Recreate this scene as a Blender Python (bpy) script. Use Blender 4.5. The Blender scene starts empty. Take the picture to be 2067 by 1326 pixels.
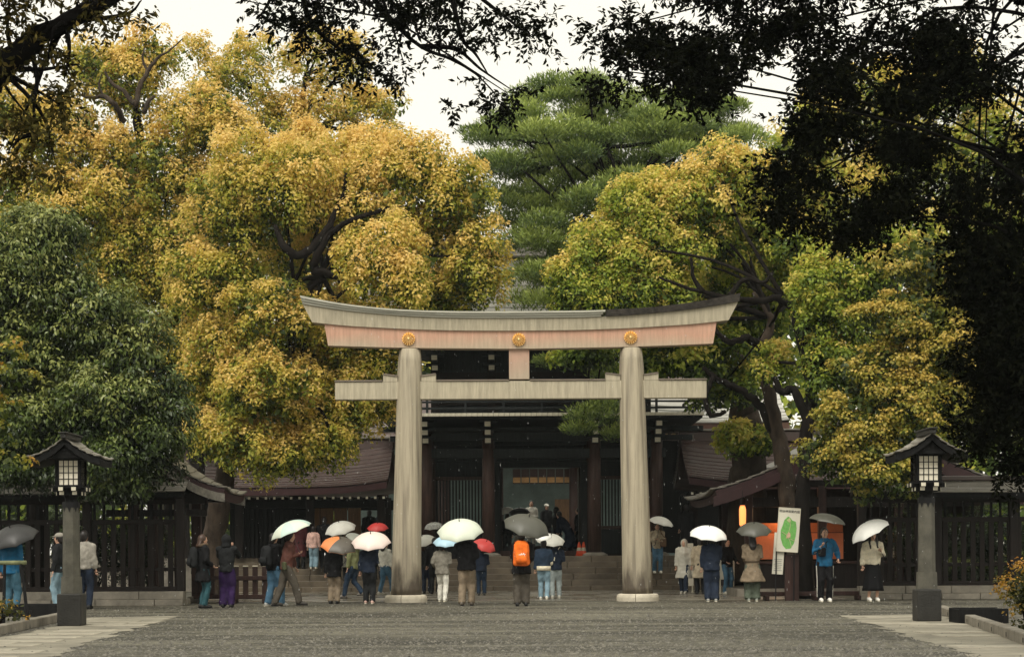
import bpy, bmesh, math, random
import numpy as np
from mathutils import Vector, Matrix, noise

# ------------------------------------------------------------------ camera, sky, sun, exposure
F = 3800.0          # focal length in photo pixels (photo is 2067 px wide)
CX, HY = 1033.5, 1120.0   # principal column and the horizon row
CAMH = 1.15         # camera height in metres
ROLL = 0.0053       # the photograph leans a touch
scene = bpy.context.scene
col = scene.collection
cam_d = bpy.data.cameras.new('camera'); cam = bpy.data.objects.new('camera', cam_d); col.objects.link(cam)
cam_d.sensor_width = 36.0; cam_d.lens = 36.0 * F / 2067.0
cam_d.shift_y = (HY - 663.0) / 2067.0
cam_d.clip_end = 2000.0; cam_d.clip_start = 0.1
cam.location = (0, 0, CAMH)
cam.rotation_euler = (Matrix.Rotation(math.radians(90), 4, 'X') @ Matrix.Rotation(-ROLL, 4, 'Z')).to_euler()
scene.camera = cam

world = bpy.data.worlds.new('World'); scene.world = world; world.use_nodes = True
nt = world.node_tree; nt.nodes.clear()
wo = nt.nodes.new('ShaderNodeOutputWorld'); bg = nt.nodes.new('ShaderNodeBackground')
sky = nt.nodes.new('ShaderNodeTexSky'); sky.sky_type = 'NISHITA'; sky.sun_disc = False
SUN_EL, SUN_AZ = math.radians(52), math.radians(200)   # azimuth clockwise from +Y: behind the camera, a little left
sky.sun_elevation = SUN_EL; sky.sun_rotation = SUN_AZ
sky.dust_density = 4.0; sky.air_density = 1.0; sky.ozone_density = 1.0
hs = nt.nodes.new('ShaderNodeHueSaturation'); hs.inputs['Saturation'].default_value = 0.12
hs.inputs['Value'].default_value = 1.0
mixn = nt.nodes.new('ShaderNodeMix'); mixn.data_type = 'RGBA'; mixn.blend_type = 'MIX'
mixn.inputs['Factor'].default_value = 0.95      # thick cloud over the clear sky
mixn.inputs['B'].default_value = (6.2, 5.95, 5.1, 1)
nt.links.new(sky.outputs['Color'], hs.inputs['Color'])
nt.links.new(hs.outputs['Color'], mixn.inputs['A'])
nt.links.new(mixn.outputs['Result'], bg.inputs['Color'])
bg.inputs['Strength'].default_value = 0.1
nt.links.new(bg.outputs['Background'], wo.inputs['Surface'])

sun_d = bpy.data.lights.new('sun', 'SUN'); sun = bpy.data.objects.new('sun', sun_d); col.objects.link(sun)
sun_d.energy = 1.5; sun_d.angle = math.radians(35); sun_d.color = (1.0, 0.95, 0.86)
sd = Vector((math.sin(SUN_AZ) * math.cos(SUN_EL), math.cos(SUN_AZ) * math.cos(SUN_EL), math.sin(SUN_EL)))
sun.rotation_euler = sd.to_track_quat('Z', 'Y').to_euler()
sun.location = sd * 60

scene.view_settings.view_transform = 'Standard'; scene.view_settings.look = 'None'
scene.view_settings.exposure = 0.9; scene.view_settings.gamma = 1.0
scene.view_settings.use_curve_mapping = False
scene.render.engine = 'CYCLES'
scene.cycles.use_denoising = True
scene.cycles.max_bounces = 6; scene.cycles.diffuse_bounces = 3; scene.cycles.glossy_bounces = 2
scene.cycles.transmission_bounces = 3; scene.cycles.transparent_max_bounces = 8
scene.cycles.sample_clamp_indirect = 4.0

# ------------------------------------------------------------------ pixel helpers
def unroll(x, y):
    dx, dy = x - CX, y - HY
    return CX + dx - dy * ROLL, HY + dy + dx * ROLL
def U(x, y, D):
    x, y = unroll(x, y)
    return Vector(((x - CX) * D / F, D, CAMH + (HY - y) * D / F))
def DG(x, y):
    return CAMH * F / (unroll(x, y)[1] - HY)
def G(x, y):
    D = DG(x, y)
    v = U(x, y, D); v.z = 0
    return v

# ------------------------------------------------------------------ materials
MATS = {}
def mat(name, colr, rough=0.7, var=0.25, scale=6.0, bump=0.0, bscale=40.0, spec=0.4, metal=0.0, stretch=None, col2=None, coat=0.0):
    """plain procedural surface: base colour broken up by noise, fine relief by bump"""
    if name in MATS: return MATS[name]
    m = bpy.data.materials.new(name); m.use_nodes = True; MATS[name] = m
    n = m.node_tree.nodes; l = m.node_tree.links
    b = n['Principled BSDF']
    b.inputs['Roughness'].default_value = rough
    b.inputs['Specular IOR Level'].default_value = spec
    b.inputs['Metallic'].default_value = metal
    b.inputs['Coat Weight'].default_value = coat
    tc = n.new('ShaderNodeTexCoord'); mp = n.new('ShaderNodeMapping')
    l.new(tc.outputs['Object'], mp.inputs['Vector'])
    if stretch: mp.inputs['Scale'].default_value = stretch
    nz = n.new('ShaderNodeTexNoise'); nz.inputs['Scale'].default_value = scale; nz.inputs['Detail'].default_value = 5
    nz.inputs['Roughness'].default_value = 0.65
    l.new(mp.outputs['Vector'], nz.inputs['Vector'])
    rp = n.new('ShaderNodeValToRGB')
    c = np.array(colr[:3]); d = np.array(col2[:3]) if col2 else c * (1 - var)
    e = c * (1 + var * .7) if not col2 else c
    rp.color_ramp.elements[0].position = 0.32; rp.color_ramp.elements[1].position = 0.68
    rp.color_ramp.elements[0].color = (*d, 1); rp.color_ramp.elements[1].color = (*e, 1)
    l.new(nz.outputs['Fac'], rp.inputs['Fac']); l.new(rp.outputs['Color'], b.inputs['Base Color'])
    if bump:
        bz = n.new('ShaderNodeTexNoise'); bz.inputs['Scale'].default_value = bscale; bz.inputs['Detail'].default_value = 4
        l.new(mp.outputs['Vector'], bz.inputs['Vector'])
        bp = n.new('ShaderNodeBump'); bp.inputs['Strength'].default_value = bump; bp.inputs['Distance'].default_value = 0.02
        l.new(bz.outputs['Fac'], bp.inputs['Height']); l.new(bp.outputs['Normal'], b.inputs['Normal'])
    return m

def leaf_mat(name, rough=0.45, trans=0.3, spec=0.4):
    m = bpy.data.materials.new(name); m.use_nodes = True; MATS[name] = m
    n = m.node_tree.nodes; l = m.node_tree.links
    b = n['Principled BSDF']; b.inputs['Roughness'].default_value = rough; b.inputs['Specular IOR Level'].default_value = spec
    a = n.new('ShaderNodeAttribute'); a.attribute_name = 'col'
    t = n.new('ShaderNodeBsdfTranslucent'); mx = n.new('ShaderNodeMixShader'); mx.inputs['Fac'].default_value = trans
    l.new(a.outputs['Color'], b.inputs['Base Color']); l.new(a.outputs['Color'], t.inputs['Color'])
    l.new(b.outputs['BSDF'], mx.inputs[1]); l.new(t.outputs['BSDF'], mx.inputs[2])
    l.new(mx.outputs['Shader'], n['Material Output'].inputs['Surface'])
    return m

def emit_mat(name, c, s):
    m = bpy.data.materials.new(name); m.use_nodes = True; MATS[name] = m
    b = m.node_tree.nodes['Principled BSDF']
    b.inputs['Base Color'].default_value = (*c, 1); b.inputs['Emission Color'].default_value = (*c, 1)
    b.inputs['Emission Strength'].default_value = s
    return m

def torii_mat(name, c_main, c_low, c_stain, zlo=None, zhi=None, grain=(9, 9, 0.7), streak=0.5, stain_at=None):
    """weathered cypress: long grain, run-down streaks, one colour passing to another with height, stained foot"""
    m = bpy.data.materials.new(name); m.use_nodes = True; MATS[name] = m
    n = m.node_tree.nodes; l = m.node_tree.links
    b = n['Principled BSDF']; b.inputs['Roughness'].default_value = 0.62; b.inputs['Specular IOR Level'].default_value = 0.3
    tc = n.new('ShaderNodeTexCoord'); mp = n.new('ShaderNodeMapping'); mp.inputs['Scale'].default_value = grain
    l.new(tc.outputs['Object'], mp.inputs['Vector'])
    n1 = n.new('ShaderNodeTexNoise'); n1.inputs['Scale'].default_value = 1.6; n1.inputs['Detail'].default_value = 8; n1.inputs['Roughness'].default_value = .7
    l.new(mp.outputs['Vector'], n1.inputs['Vector'])
    r1 = n.new('ShaderNodeMapRange'); r1.inputs['From Min'].default_value = .35; r1.inputs['From Max'].default_value = .72
    r1.inputs['To Min'].default_value = 1.1; r1.inputs['To Max'].default_value = 1.1 - streak
    l.new(n1.outputs['Fac'], r1.inputs['Value'])
    # height blend between two wood colours
    sp = n.new('ShaderNodeSeparateXYZ'); l.new(tc.outputs['Object'], sp.inputs['Vector'])
    base = n.new('ShaderNodeMix'); base.data_type = 'RGBA'
    base.inputs['A'].default_value = (*c_low, 1); base.inputs['B'].default_value = (*c_main, 1)
    if zlo is None: base.inputs['Factor'].default_value = 1.0
    else:
        n2 = n.new('ShaderNodeTexNoise'); n2.inputs['Scale'].default_value = 1.3; n2.inputs['Detail'].default_value = 6
        l.new(tc.outputs['Object'], n2.inputs['Vector'])
        ad = n.new('ShaderNodeMath'); ad.operation = 'MULTIPLY_ADD'; ad.inputs[1].default_value = (zhi - zlo) * 1.4
        l.new(n2.outputs['Fac'], ad.inputs[0]); l.new(sp.outputs['Z'], ad.inputs[2])
        r2 = n.new('ShaderNodeMapRange'); r2.inputs['From Min'].default_value = zlo + (zhi - zlo) * .7; r2.inputs['From Max'].default_value = zhi + (zhi - zlo) * .7
        l.new(ad.outputs[0], r2.inputs['Value']); l.new(r2.outputs['Result'], base.inputs['Factor'])
    mu = n.new('ShaderNodeVectorMath'); mu.operation = 'SCALE'
    l.new(base.outputs['Result'], mu.inputs[0]); l.new(r1.outputs['Result'], mu.inputs['Scale'])
    last = mu.outputs['Vector']
    if stain_at:
        n3 = n.new('ShaderNodeTexNoise'); n3.inputs['Scale'].default_value = 3.2; n3.inputs['Detail'].default_value = 6
        mp3 = n.new('ShaderNodeMapping'); mp3.inputs['Scale'].default_value = (1.6, 1.6, .45)
        l.new(tc.outputs['Object'], mp3.inputs['Vector']); l.new(mp3.outputs['Vector'], n3.inputs['Vector'])
        a3 = n.new('ShaderNodeMath'); a3.operation = 'MULTIPLY_ADD'; a3.inputs[1].default_value = -2.0
        l.new(n3.outputs['Fac'], a3.inputs[0]); l.new(sp.outputs['Z'], a3.inputs[2])
        r3 = n.new('ShaderNodeMapRange'); r3.inputs['From Min'].default_value = stain_at - .85; r3.inputs['From Max'].default_value = stain_at - 1.6; r3.inputs['To Max'].default_value = .85
        l.new(a3.outputs[0], r3.inputs['Value'])
        # narrow dark water streaks higher up
        mp4 = n.new('ShaderNodeMapping'); mp4.inputs['Scale'].default_value = (4.2, 4.2, .22)
        l.new(tc.outputs['Object'], mp4.inputs['Vector'])
        n4 = n.new('ShaderNodeTexNoise'); n4.inputs['Scale'].default_value = 1.5; n4.inputs['Detail'].default_value = 3
        l.new(mp4.outputs['Vector'], n4.inputs['Vector'])
        r4 = n.new('ShaderNodeMapRange'); r4.inputs['From Min'].default_value = .50; r4.inputs['From Max'].default_value = .68; r4.inputs['To Max'].default_value = .62
        l.new(n4.outputs['Fac'], r4.inputs['Value'])
        mxm = n.new('ShaderNodeMath'); mxm.operation = 'MAXIMUM'; mxm.use_clamp = True
        l.new(r3.outputs['Result'], mxm.inputs[0]); l.new(r4.outputs['Result'], mxm.inputs[1])
        mx = n.new('ShaderNodeMix'); mx.data_type = 'RGBA'; mx.inputs['B'].default_value = (*c_stain, 1)
        l.new(mxm.outputs[0], mx.inputs['Factor']); l.new(last, mx.inputs['A']); last = mx.outputs['Result']
    l.new(last, b.inputs['Base Color'])
    bp = n.new('ShaderNodeBump'); bp.inputs['Strength'].default_value = .35; bp.inputs['Distance'].default_value = .01
    l.new(n1.outputs['Fac'], bp.inputs['Height']); l.new(bp.outputs['Normal'], b.inputs['Normal'])
    return m

M_GRAVELSTONE = mat('wet_gravel_stone', (.13, .12, .097), .4, .8, 5, spec=.5)
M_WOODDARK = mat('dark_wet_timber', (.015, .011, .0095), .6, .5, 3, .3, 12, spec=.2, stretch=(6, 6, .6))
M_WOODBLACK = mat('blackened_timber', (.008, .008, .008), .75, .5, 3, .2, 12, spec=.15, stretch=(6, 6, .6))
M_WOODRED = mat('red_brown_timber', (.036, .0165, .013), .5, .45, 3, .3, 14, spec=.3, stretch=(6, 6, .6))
M_GATE = mat('weathered_hazy_gate_timber', (.016, .020, .021), .65, .5, 3, .3, 12, spec=.25, stretch=(6, 6, .6))  # weathered timber with the rain haze's blue-grey lift put into its colour
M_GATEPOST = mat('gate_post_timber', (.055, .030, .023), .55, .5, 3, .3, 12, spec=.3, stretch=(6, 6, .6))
M_FENCE = mat('fence_timber', (.012, .008, .0065), .6, .5, 3, .3, 14, spec=.2, stretch=(8, 8, .6))
M_WHITE = mat('white_painted_end', (.62, .58, .46), .6, .12)
M_STONE = mat('grey_stone', (.20, .18, .145), .6, .4, 2.2, .4, 18)
M_STONELT = mat('pale_stone', (.52, .47, .37), .6, .2, 4, .3, 25)
M_STONEWET = mat('wet_step_stone', (.13, .105, .075), .35, .4, 1.5, .3, 16)
M_STONEDK = mat('dark_lamp_stone', (.022, .021, .018), .55, .4, 4, .4, 30)
M_STONEPOST = mat('lichen_lamp_stone', (.085, .08, .062), .7, .5, 3, .4, 22)
M_BARK = mat('dark_bark', (.010, .008, .0065), .9, .5, 5, .9, 14, spec=.1, stretch=(1, 1, .35))
M_BARKLT = mat('grey_brown_bark', (.05, .037, .027), .85, .6, 5, .9, 14, spec=.15, stretch=(1, 1, .3))
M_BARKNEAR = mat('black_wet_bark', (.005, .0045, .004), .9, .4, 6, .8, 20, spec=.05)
M_COPPER = mat('wet_bark_roof', (.058, .032, .026), .3, .35, 2.5, .5, 30, spec=.6, coat=.3, stretch=(.3, 4, 4))
M_COPPERG = mat('grey_lichen_roof', (.19, .175, .145), .4, .45, 3, .6, 25, spec=.5, stretch=(.5, 3, 3))
M_FASCIA = mat('maroon_fascia', (.036, .013, .014), .45, .3, 4)
M_GOLD = mat('gilt_metal', (.95, .66, .30), .36, .12, 8, metal=1.0)
M_PAPER = mat('white_lamp_paper', (.86, .80, .66), .8, .06, 5)
M_METALBK = mat('black_metal', (.009, .009, .010), .6, .2, spec=.2)
M_CHROME = mat('grey_steel', (.10, .10, .105), .45, .1, metal=.9)
M_SKIN = mat('skin', (.55, .33, .23), .5, .08, 12)
M_HAIR = mat('black_hair', (.012, .009, .008), .45, .3, 40)
M_HAIRBR = mat('brown_hair', (.05, .026, .016), .45, .3, 40)

# ------------------------------------------------------------------ mesh builder
class MB:
    def __init__(s): s.v = []; s.f = []; s.m = []; s.mi = 0
    def add(s, vs, fs):
        o = len(s.v); s.v += [tuple(v) for v in vs]
        for f in fs: s.f.append(tuple(i + o for i in f)); s.m.append(s.mi)
        return s
    def box(s, c, d, rot=None, bev=0.0):
        """box of centre c and size d; bev > 0 chamfers all edges"""
        hx, hy, hz = d[0] / 2, d[1] / 2, d[2] / 2
        R = rot if rot is not None else Matrix.Identity(3)
        c = Vector(c)
        if bev <= 0:
            vs = [c + R @ Vector((x * hx, y * hy, z * hz)) for z in (-1, 1) for y in (-1, 1) for x in (-1, 1)]
            return s.add(vs, [(0, 2, 3, 1), (4, 5, 7, 6), (0, 1, 5, 4), (2, 6, 7, 3), (0, 4, 6, 2), (1, 3, 7, 5)])
        b = min(bev, hx * .9, hy * .9, hz * .9); vs = []; idx = {}
        for sx in (-1, 1):
            for sy in (-1, 1):
                for sz in (-1, 1):
                    for a in range(3):
                        p = [sx * hx, sy * hy, sz * hz]
                        for k in range(3):
                            if k != a: p[k] -= (sx, sy, sz)[k] * b
                        idx[(sx, sy, sz, a)] = len(vs); vs.append(c + R @ Vector(p))
        fs = []
        for a in range(3):
            u, w = (a + 1) % 3, (a + 2) % 3
            for sg in (-1, 1):
                q = []
                for su, sw in ((-1, -1), (1, -1), (1, 1), (-1, 1)):
                    k = [0, 0, 0]; k[a] = sg; k[u] = su; k[w] = sw; q.append(idx[(*k, a)])
                fs.append(q if sg > 0 else q[::-1])
            for su in (-1, 1):
                for sw in (-1, 1):
                    k0 = [0, 0, 0]; k1 = [0, 0, 0]; k0[a] = -1; k1[a] = 1; k0[u] = k1[u] = su; k0[w] = k1[w] = sw
                    q = [idx[(*k0, u)], idx[(*k1, u)], idx[(*k1, w)], idx[(*k0, w)]]
                    fs.append(q if su * sw > 0 else q[::-1])
        for sx in (-1, 1):
            for sy in (-1, 1):
                for sz in (-1, 1):
                    q = [idx[(sx, sy, sz, a)] for a in range(3)]
                    fs.append(q if sx * sy * sz > 0 else q[::-1])
        return s.add(vs, fs)
    def tube(s, pts, rad, n=8, cap=True, up=None):
        """loft of elliptic rings along pts; rad = list of r or (r_side, r_front)"""
        pts = [Vector(p) for p in pts]; N = len(pts); vs = []
        prev = None
        for i, p in enumerate(pts):
            t = (pts[min(i + 1, N - 1)] - pts[max(i - 1, 0)])
            t = t.normalized() if t.length > 1e-9 else Vector((0, 0, 1))
            if prev is None:
                a = up if up is not None else (Vector((1, 0, 0)) if abs(t.x) < .8 else Vector((0, 1, 0)))
                a = Vector(a)
            else: a = prev
            a = (a - t * a.dot(t)); a = a.normalized() if a.length > 1e-6 else t.orthogonal().normalized()
            b = t.cross(a); prev = a
            r = rad[i]; ra, rb = (r, r) if not isinstance(r, (tuple, list)) else r
            for k in range(n):
                w = 2 * math.pi * k / n
                vs.append(p + a * (math.cos(w) * ra) + b * (math.sin(w) * rb))
        fs = [(i * n + k, i * n + (k + 1) % n, (i + 1) * n + (k + 1) % n, (i + 1) * n + k) for i in range(N - 1) for k in range(n)]
        if cap: fs += [tuple(range(n))[::-1], tuple((N - 1) * n + k for k in range(n))]
        return s.add(vs, fs)
    def lathe(s, prof, c=(0, 0, 0), n=24, a0=0.0, a1=2 * math.pi):
        """profile [(r, z)] turned round z; closed profile if it starts and ends at r = 0"""
        c = Vector(c); full = abs(a1 - a0 - 2 * math.pi) < 1e-6; k = n if full else n + 1
        vs = [c + Vector((math.cos(a0 + (a1 - a0) * j / n) * r, math.sin(a0 + (a1 - a0) * j / n) * r, z)) for r, z in prof for j in range(k)]
        fs = []
        for i in range(len(prof) - 1):
            for j in range(n):
                j2 = (j + 1) % k
                fs.append((i * k + j, i * k + j2, (i + 1) * k + j2, (i + 1) * k + j))
        if not full:
            q = range(len(prof) - 1) if prof[0] == prof[-1] else range(len(prof))
            fs += [tuple(i * k for i in q), tuple(i * k + n for i in q)]
        return s.add(vs, fs)
    def ell(s, c, r, n=12, m=8, R=None):
        c = Vector(c); vs = [];
        for i in range(m + 1):
            th = math.pi * i / m
            for k in range(n):
                p = Vector((math.sin(th) * math.cos(2 * math.pi * k / n) * r[0], math.sin(th) * math.sin(2 * math.pi * k / n) * r[1], math.cos(th) * r[2]))
                vs.append(c + (R @ p if R is not None else p))
        fs = [(i * n + k, (i + 1) * n + k, (i + 1) * n + (k + 1) % n, i * n + (k + 1) % n) for i in range(m) for k in range(n)]
        return s.add(vs, fs)
    def extrude(s, prof, x0, x1, nseg=1, lift=None):
        """closed profile [(y, z)] carried along x"""
        n = len(prof); vs = []
        for i in range(nseg + 1):
            x = x0 + (x1 - x0) * i / nseg; dz = lift(x) if lift else 0
            vs += [(x, y, z + dz) for y, z in prof]
        fs = [(i * n + k, (i + 1) * n + k, (i + 1) * n + (k + 1) % n, i * n + (k + 1) % n) for i in range(nseg) for k in range(n)]
        fs += [tuple(range(n)), tuple(nseg * n + k for k in range(n))[::-1]]
        return s.add(vs, fs)
    def build(s, name, m, parent=None, smooth=False, loc=None):
        me = bpy.data.meshes.new(name); me.from_pydata(s.v, [], s.f)
        ms = m if isinstance(m, (list, tuple)) else [m]
        for k in ms: me.materials.append(k)
        if len(ms) > 1: me.polygons.foreach_set('material_index', s.m)
        bm = bmesh.new(); bm.from_mesh(me)
        if smooth: bmesh.ops.remove_doubles(bm, verts=bm.verts, dist=1e-5)
        bmesh.ops.recalc_face_normals(bm, faces=bm.faces); bm.to_mesh(me); bm.free()
        if smooth: me.polygons.foreach_set('use_smooth', [True] * len(me.polygons))
        me.update()
        o = bpy.data.objects.new(name, me); col.objects.link(o)
        if parent: o.parent = parent
        if loc is not None: o.location = loc
        return o

def empty(name, loc=(0, 0, 0), rz=0.0):
    o = bpy.data.objects.new(name, None); col.objects.link(o); o.location = loc; o.rotation_euler = (0, 0, rz)
    o.empty_display_size = .2
    return o
def tag(o, label, cat, group=None):
    o['label'] = label; o['category'] = cat
    if group: o['group'] = group
    return o
def setting(o): o['kind'] = 'structure'; return o
def stuff(o): o['kind'] = 'stuff'; return o
def dup(src, parent=None, loc=None, name=None):
    c = src.copy(); col.objects.link(c)
    if parent: c.parent = parent
    if loc is not None: c.location = loc
    return c
# ------------------------------------------------------------------ ground
def ground_material():
    m = bpy.data.materials.new('wet_gravel'); m.use_nodes = True
    n = m.node_tree.nodes; l = m.node_tree.links; b = n['Principled BSDF']
    tc = n.new('ShaderNodeTexCoord')
    big = n.new('ShaderNodeTexNoise'); big.inputs['Scale'].default_value = .22; big.inputs['Detail'].default_value = 7; big.inputs['Roughness'].default_value = .62
    fine = n.new('ShaderNodeTexNoise'); fine.inputs['Scale'].default_value = 7; fine.inputs['Detail'].default_value = 6; fine.inputs['Roughness'].default_value = .75
    vo = n.new('ShaderNodeTexVoronoi'); vo.inputs['Scale'].default_value = 24
    # rake marks and tracks run across the way
    mp = n.new('ShaderNodeMapping'); mp.inputs['Scale'].default_value = (.18, 2.2, 1)
    rk = n.new('ShaderNodeTexNoise'); rk.inputs['Scale'].default_value = 1.2; rk.inputs['Detail'].default_value = 5
    for q in (big, fine, vo): l.new(tc.outputs['Object'], q.inputs['Vector'])
    l.new(tc.outputs['Object'], mp.inputs['Vector']); l.new(mp.outputs['Vector'], rk.inputs['Vector'])
    r1 = n.new('ShaderNodeValToRGB'); r1.color_ramp.elements[0].color = (.036, .034, .027, 1); r1.color_ramp.elements[1].color = (.225, .21, .155, 1)
    r1.color_ramp.elements[0].position = .36; r1.color_ramp.elements[1].position = .70
    l.new(fine.outputs['Fac'], r1.inputs['Fac'])
    r2 = n.new('ShaderNodeMapRange'); r2.inputs['From Min'].default_value = .36; r2.inputs['From Max'].default_value = .64
    r2.inputs['To Min'].default_value = .40; r2.inputs['To Max'].default_value = 1.45
    ad = n.new('ShaderNodeMath'); ad.operation = 'MULTIPLY_ADD'; ad.inputs[1].default_value = .5
    hv = n.new('ShaderNodeMath'); hv.operation = 'MULTIPLY'; hv.inputs[1].default_value = .5
    l.new(rk.outputs['Fac'], hv.inputs[0]); l.new(big.outputs['Fac'], ad.inputs[0]); l.new(hv.outputs[0], ad.inputs[2])
    l.new(ad.outputs[0], r2.inputs['Value'])
    sc = n.new('ShaderNodeVectorMath'); sc.operation = 'SCALE'
    l.new(r1.outputs['Color'], sc.inputs[0]); l.new(r2.outputs['Result'], sc.inputs['Scale'])
    # damp tracks and raked bands with shapes of their own
    m5 = n.new('ShaderNodeMapping'); m5.inputs['Scale'].default_value = (.16, .9, 1); m5.inputs['Rotation'].default_value = (0, 0, .06)
    n5 = n.new('ShaderNodeTexNoise'); n5.inputs['Scale'].default_value = .9; n5.inputs['Detail'].default_value = 6; n5.inputs['Roughness'].default_value = .6; n5.inputs['Distortion'].default_value = .6
    l.new(tc.outputs['Object'], m5.inputs['Vector']); l.new(m5.outputs['Vector'], n5.inputs['Vector'])
    r5 = n.new('ShaderNodeMapRange'); r5.inputs['From Min'].default_value = .45; r5.inputs['From Max'].default_value = .58; r5.inputs['To Min'].default_value = 1.12; r5.inputs['To Max'].default_value = .5
    l.new(n5.outputs['Fac'], r5.inputs['Value'])
    s5 = n.new('ShaderNodeVectorMath'); s5.operation = 'SCALE'; l.new(sc.outputs['Vector'], s5.inputs[0]); l.new(r5.outputs['Result'], s5.inputs['Scale'])
    l.new(s5.outputs['Vector'], b.inputs['Base Color'])
    b.inputs['Roughness'].default_value = .62; b.inputs['Specular IOR Level'].default_value = .3
    bp = n.new('ShaderNodeBump'); bp.inputs['Strength'].default_value = .9; bp.inputs['Distance'].default_value = .03
    sm = n.new('ShaderNodeMath'); sm.operation = 'ADD'; l.new(vo.outputs['Distance'], sm.inputs[0]); l.new(fine.outputs['Fac'], sm.inputs[1])
    l.new(sm.outputs[0], bp.inputs['Height']); l.new(bp.outputs['Normal'], b.inputs['Normal'])
    return m
g = MB(); g.add([(-260, -60, 0), (260, -60, 0), (260, 420, 0), (-260, 420, 0)], [(0, 1, 2, 3)])
setting(g.build('ground', ground_material()))

# wet stone pavement between the torii and the steps
def wet_paving_material():
    m = bpy.data.materials.new('wet_paving'); m.use_nodes = True
    n = m.node_tree.nodes; l = m.node_tree.links; b = n['Principled BSDF']
    tc = n.new('ShaderNodeTexCoord'); br = n.new('ShaderNodeTexBrick')
    br.inputs['Scale'].default_value = 1.0; br.inputs['Brick Width'].default_value = 1.1; br.inputs['Row Height'].default_value = .6
    br.inputs['Mortar Size'].default_value = .012
    br.inputs['Color1'].default_value = (.20, .18, .14, 1); br.inputs['Color2'].default_value = (.14, .125, .10, 1); br.inputs['Mortar'].default_value = (.05, .045, .036, 1)
    l.new(tc.outputs['Object'], br.inputs['Vector']); l.new(br.outputs['Color'], b.inputs['Base Color'])
    nz = n.new('ShaderNodeTexNoise'); nz.inputs['Scale'].default_value = .8; nz.inputs['Detail'].default_value = 5; l.new(tc.outputs['Object'], nz.inputs['Vector'])
    r = n.new('ShaderNodeMapRange'); r.inputs['From Min'].default_value = .38; r.inputs['From Max'].default_value = .62; r.inputs['To Min'].default_value = .08; r.inputs['To Max'].default_value = .5
    l.new(nz.outputs['Fac'], r.inputs['Value']); l.new(r.outputs['Result'], b.inputs['Roughness'])
    b.inputs['Specular IOR Level'].default_value = .6
    return m
p = MB(); p.box((-.3, 54.0, .004), (17.5, 13.4, .012))
setting(p.build('pavement', wet_paving_material()))

# flagged side paths that run up to the lamps: base sheet plus single flags, gravel spilt over them
M_FLAG = mat('pale_flagstone', (.33, .30, .235), .6, .35, 3.0, .3, 20)
M_PATHBED = mat('sandy_path_bed', (.24, .22, .17), .75, .45, 1.3, .3, 20)
def side_path(pts, name, seed):
    rng = random.Random(seed)
    w = [G(x, y) for x, y in pts]
    out = []
    for i in range(len(w)):                       # ragged edge
        a, b = w[i], w[(i + 1) % len(w)]
        k = max(2, int((b - a).length / .35))
        for j in range(k):
            q = a.lerp(b, j / k); out.append((q.x + rng.uniform(-.12, .12), q.y + rng.uniform(-.22, .22), .005))
    m = MB(); m.add(out, [tuple(range(len(out)))])
    return setting(m.build(name, M_PATHBED)), w
def inside(poly, x, y):
    c = False; n = len(poly)
    for i in range(n):
        a, b = poly[i], poly[(i + 1) % n]
        if (a.y > y) != (b.y > y) and x < (b.x - a.x) * (y - a.y) / (b.y - a.y) + a.x: c = not c
    return c
PATHS = []
for side, pts, nm in ((-1, [(-260, 1326), (-120, 1298), (0, 1286), (125, 1262), (172, 1247), (365, 1243), (300, 1262), (160, 1300), (60, 1345)], 'path'),
                      (1, [(1690, 1242), (1850, 1240), (1900, 1240), (1985, 1268), (2070, 1296), (2300, 1360), (2090, 1362), (1950, 1318), (1850, 1290), (1760, 1262)], 'path')):
    po, poly = side_path(pts, nm, 5 + side); PATHS.append(poly)
    xs = [v.x for v in poly]; ys = [v.y for v in poly]
    rng = random.Random(31 + side)
    base = MB(); base.box((0, 0, 0), (.93, .58, .016), bev=.006); fl = base.build('flagstone', M_FLAG, po); first = True
    y = min(ys)
    while y < max(ys):
        x = min(xs) + (.47 if int(y / .6) % 2 else 0)
        while x < max(xs):
            if all(inside(poly, x + dx, y + dy) for dx in (-.45, .45) for dy in (-.28, .28)) and rng.random() < .8:
                o = fl if first else dup(fl, po); first = False
                o.location = (x, y, .0045 + rng.uniform(-.002, .003)); o.rotation_euler = (0, 0, rng.uniform(-.01, .01))
            x += .95
        y += .6

# loose stones over the gravel: real relief at the grazing view
def scatter_stones():
    rng = np.random.default_rng(7); N = 38000
    D = 19.5 + (46 - 19.5) * rng.random(N) ** 1.7
    X = (rng.random(N) - .5) * (D * .60)
    keep = np.ones(N, bool)
    for poly in PATHS:
        ins = np.array([inside(poly, x, y) for x, y in zip(X, D)])
        keep &= ~(ins & (rng.random(N) < .93))
    X, D = X[keep], D[keep]; N = len(X)
    r = .008 + .022 * rng.random(N) ** 2.5
    r[rng.random(N) < .01] *= 1.8
    base = np.array([(1, 0, 0), (0, 1, 0), (-1, 0, 0), (0, -1, 0), (.1, .1, .75)], float)
    ang = rng.random(N) * 6.28; ca, sa = np.cos(ang), np.sin(ang)
    V = base[None] * (r[:, None, None] * (.7 + .6 * rng.random((N, 5, 1))))
    Vx = V[..., 0] * ca[:, None] - V[..., 1] * sa[:, None]; Vy = V[..., 0] * sa[:, None] + V[..., 1] * ca[:, None]
    P = np.stack([Vx + X[:, None], Vy + D[:, None], V[..., 2] + .001], -1).reshape(-1, 3)
    tri = np.array([(0, 1, 4), (1, 2, 4), (2, 3, 4), (3, 0, 4)])
    Fc = (tri[None] + (np.arange(N) * 5)[:, None, None]).reshape(-1, 3)
    return P, Fc
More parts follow.
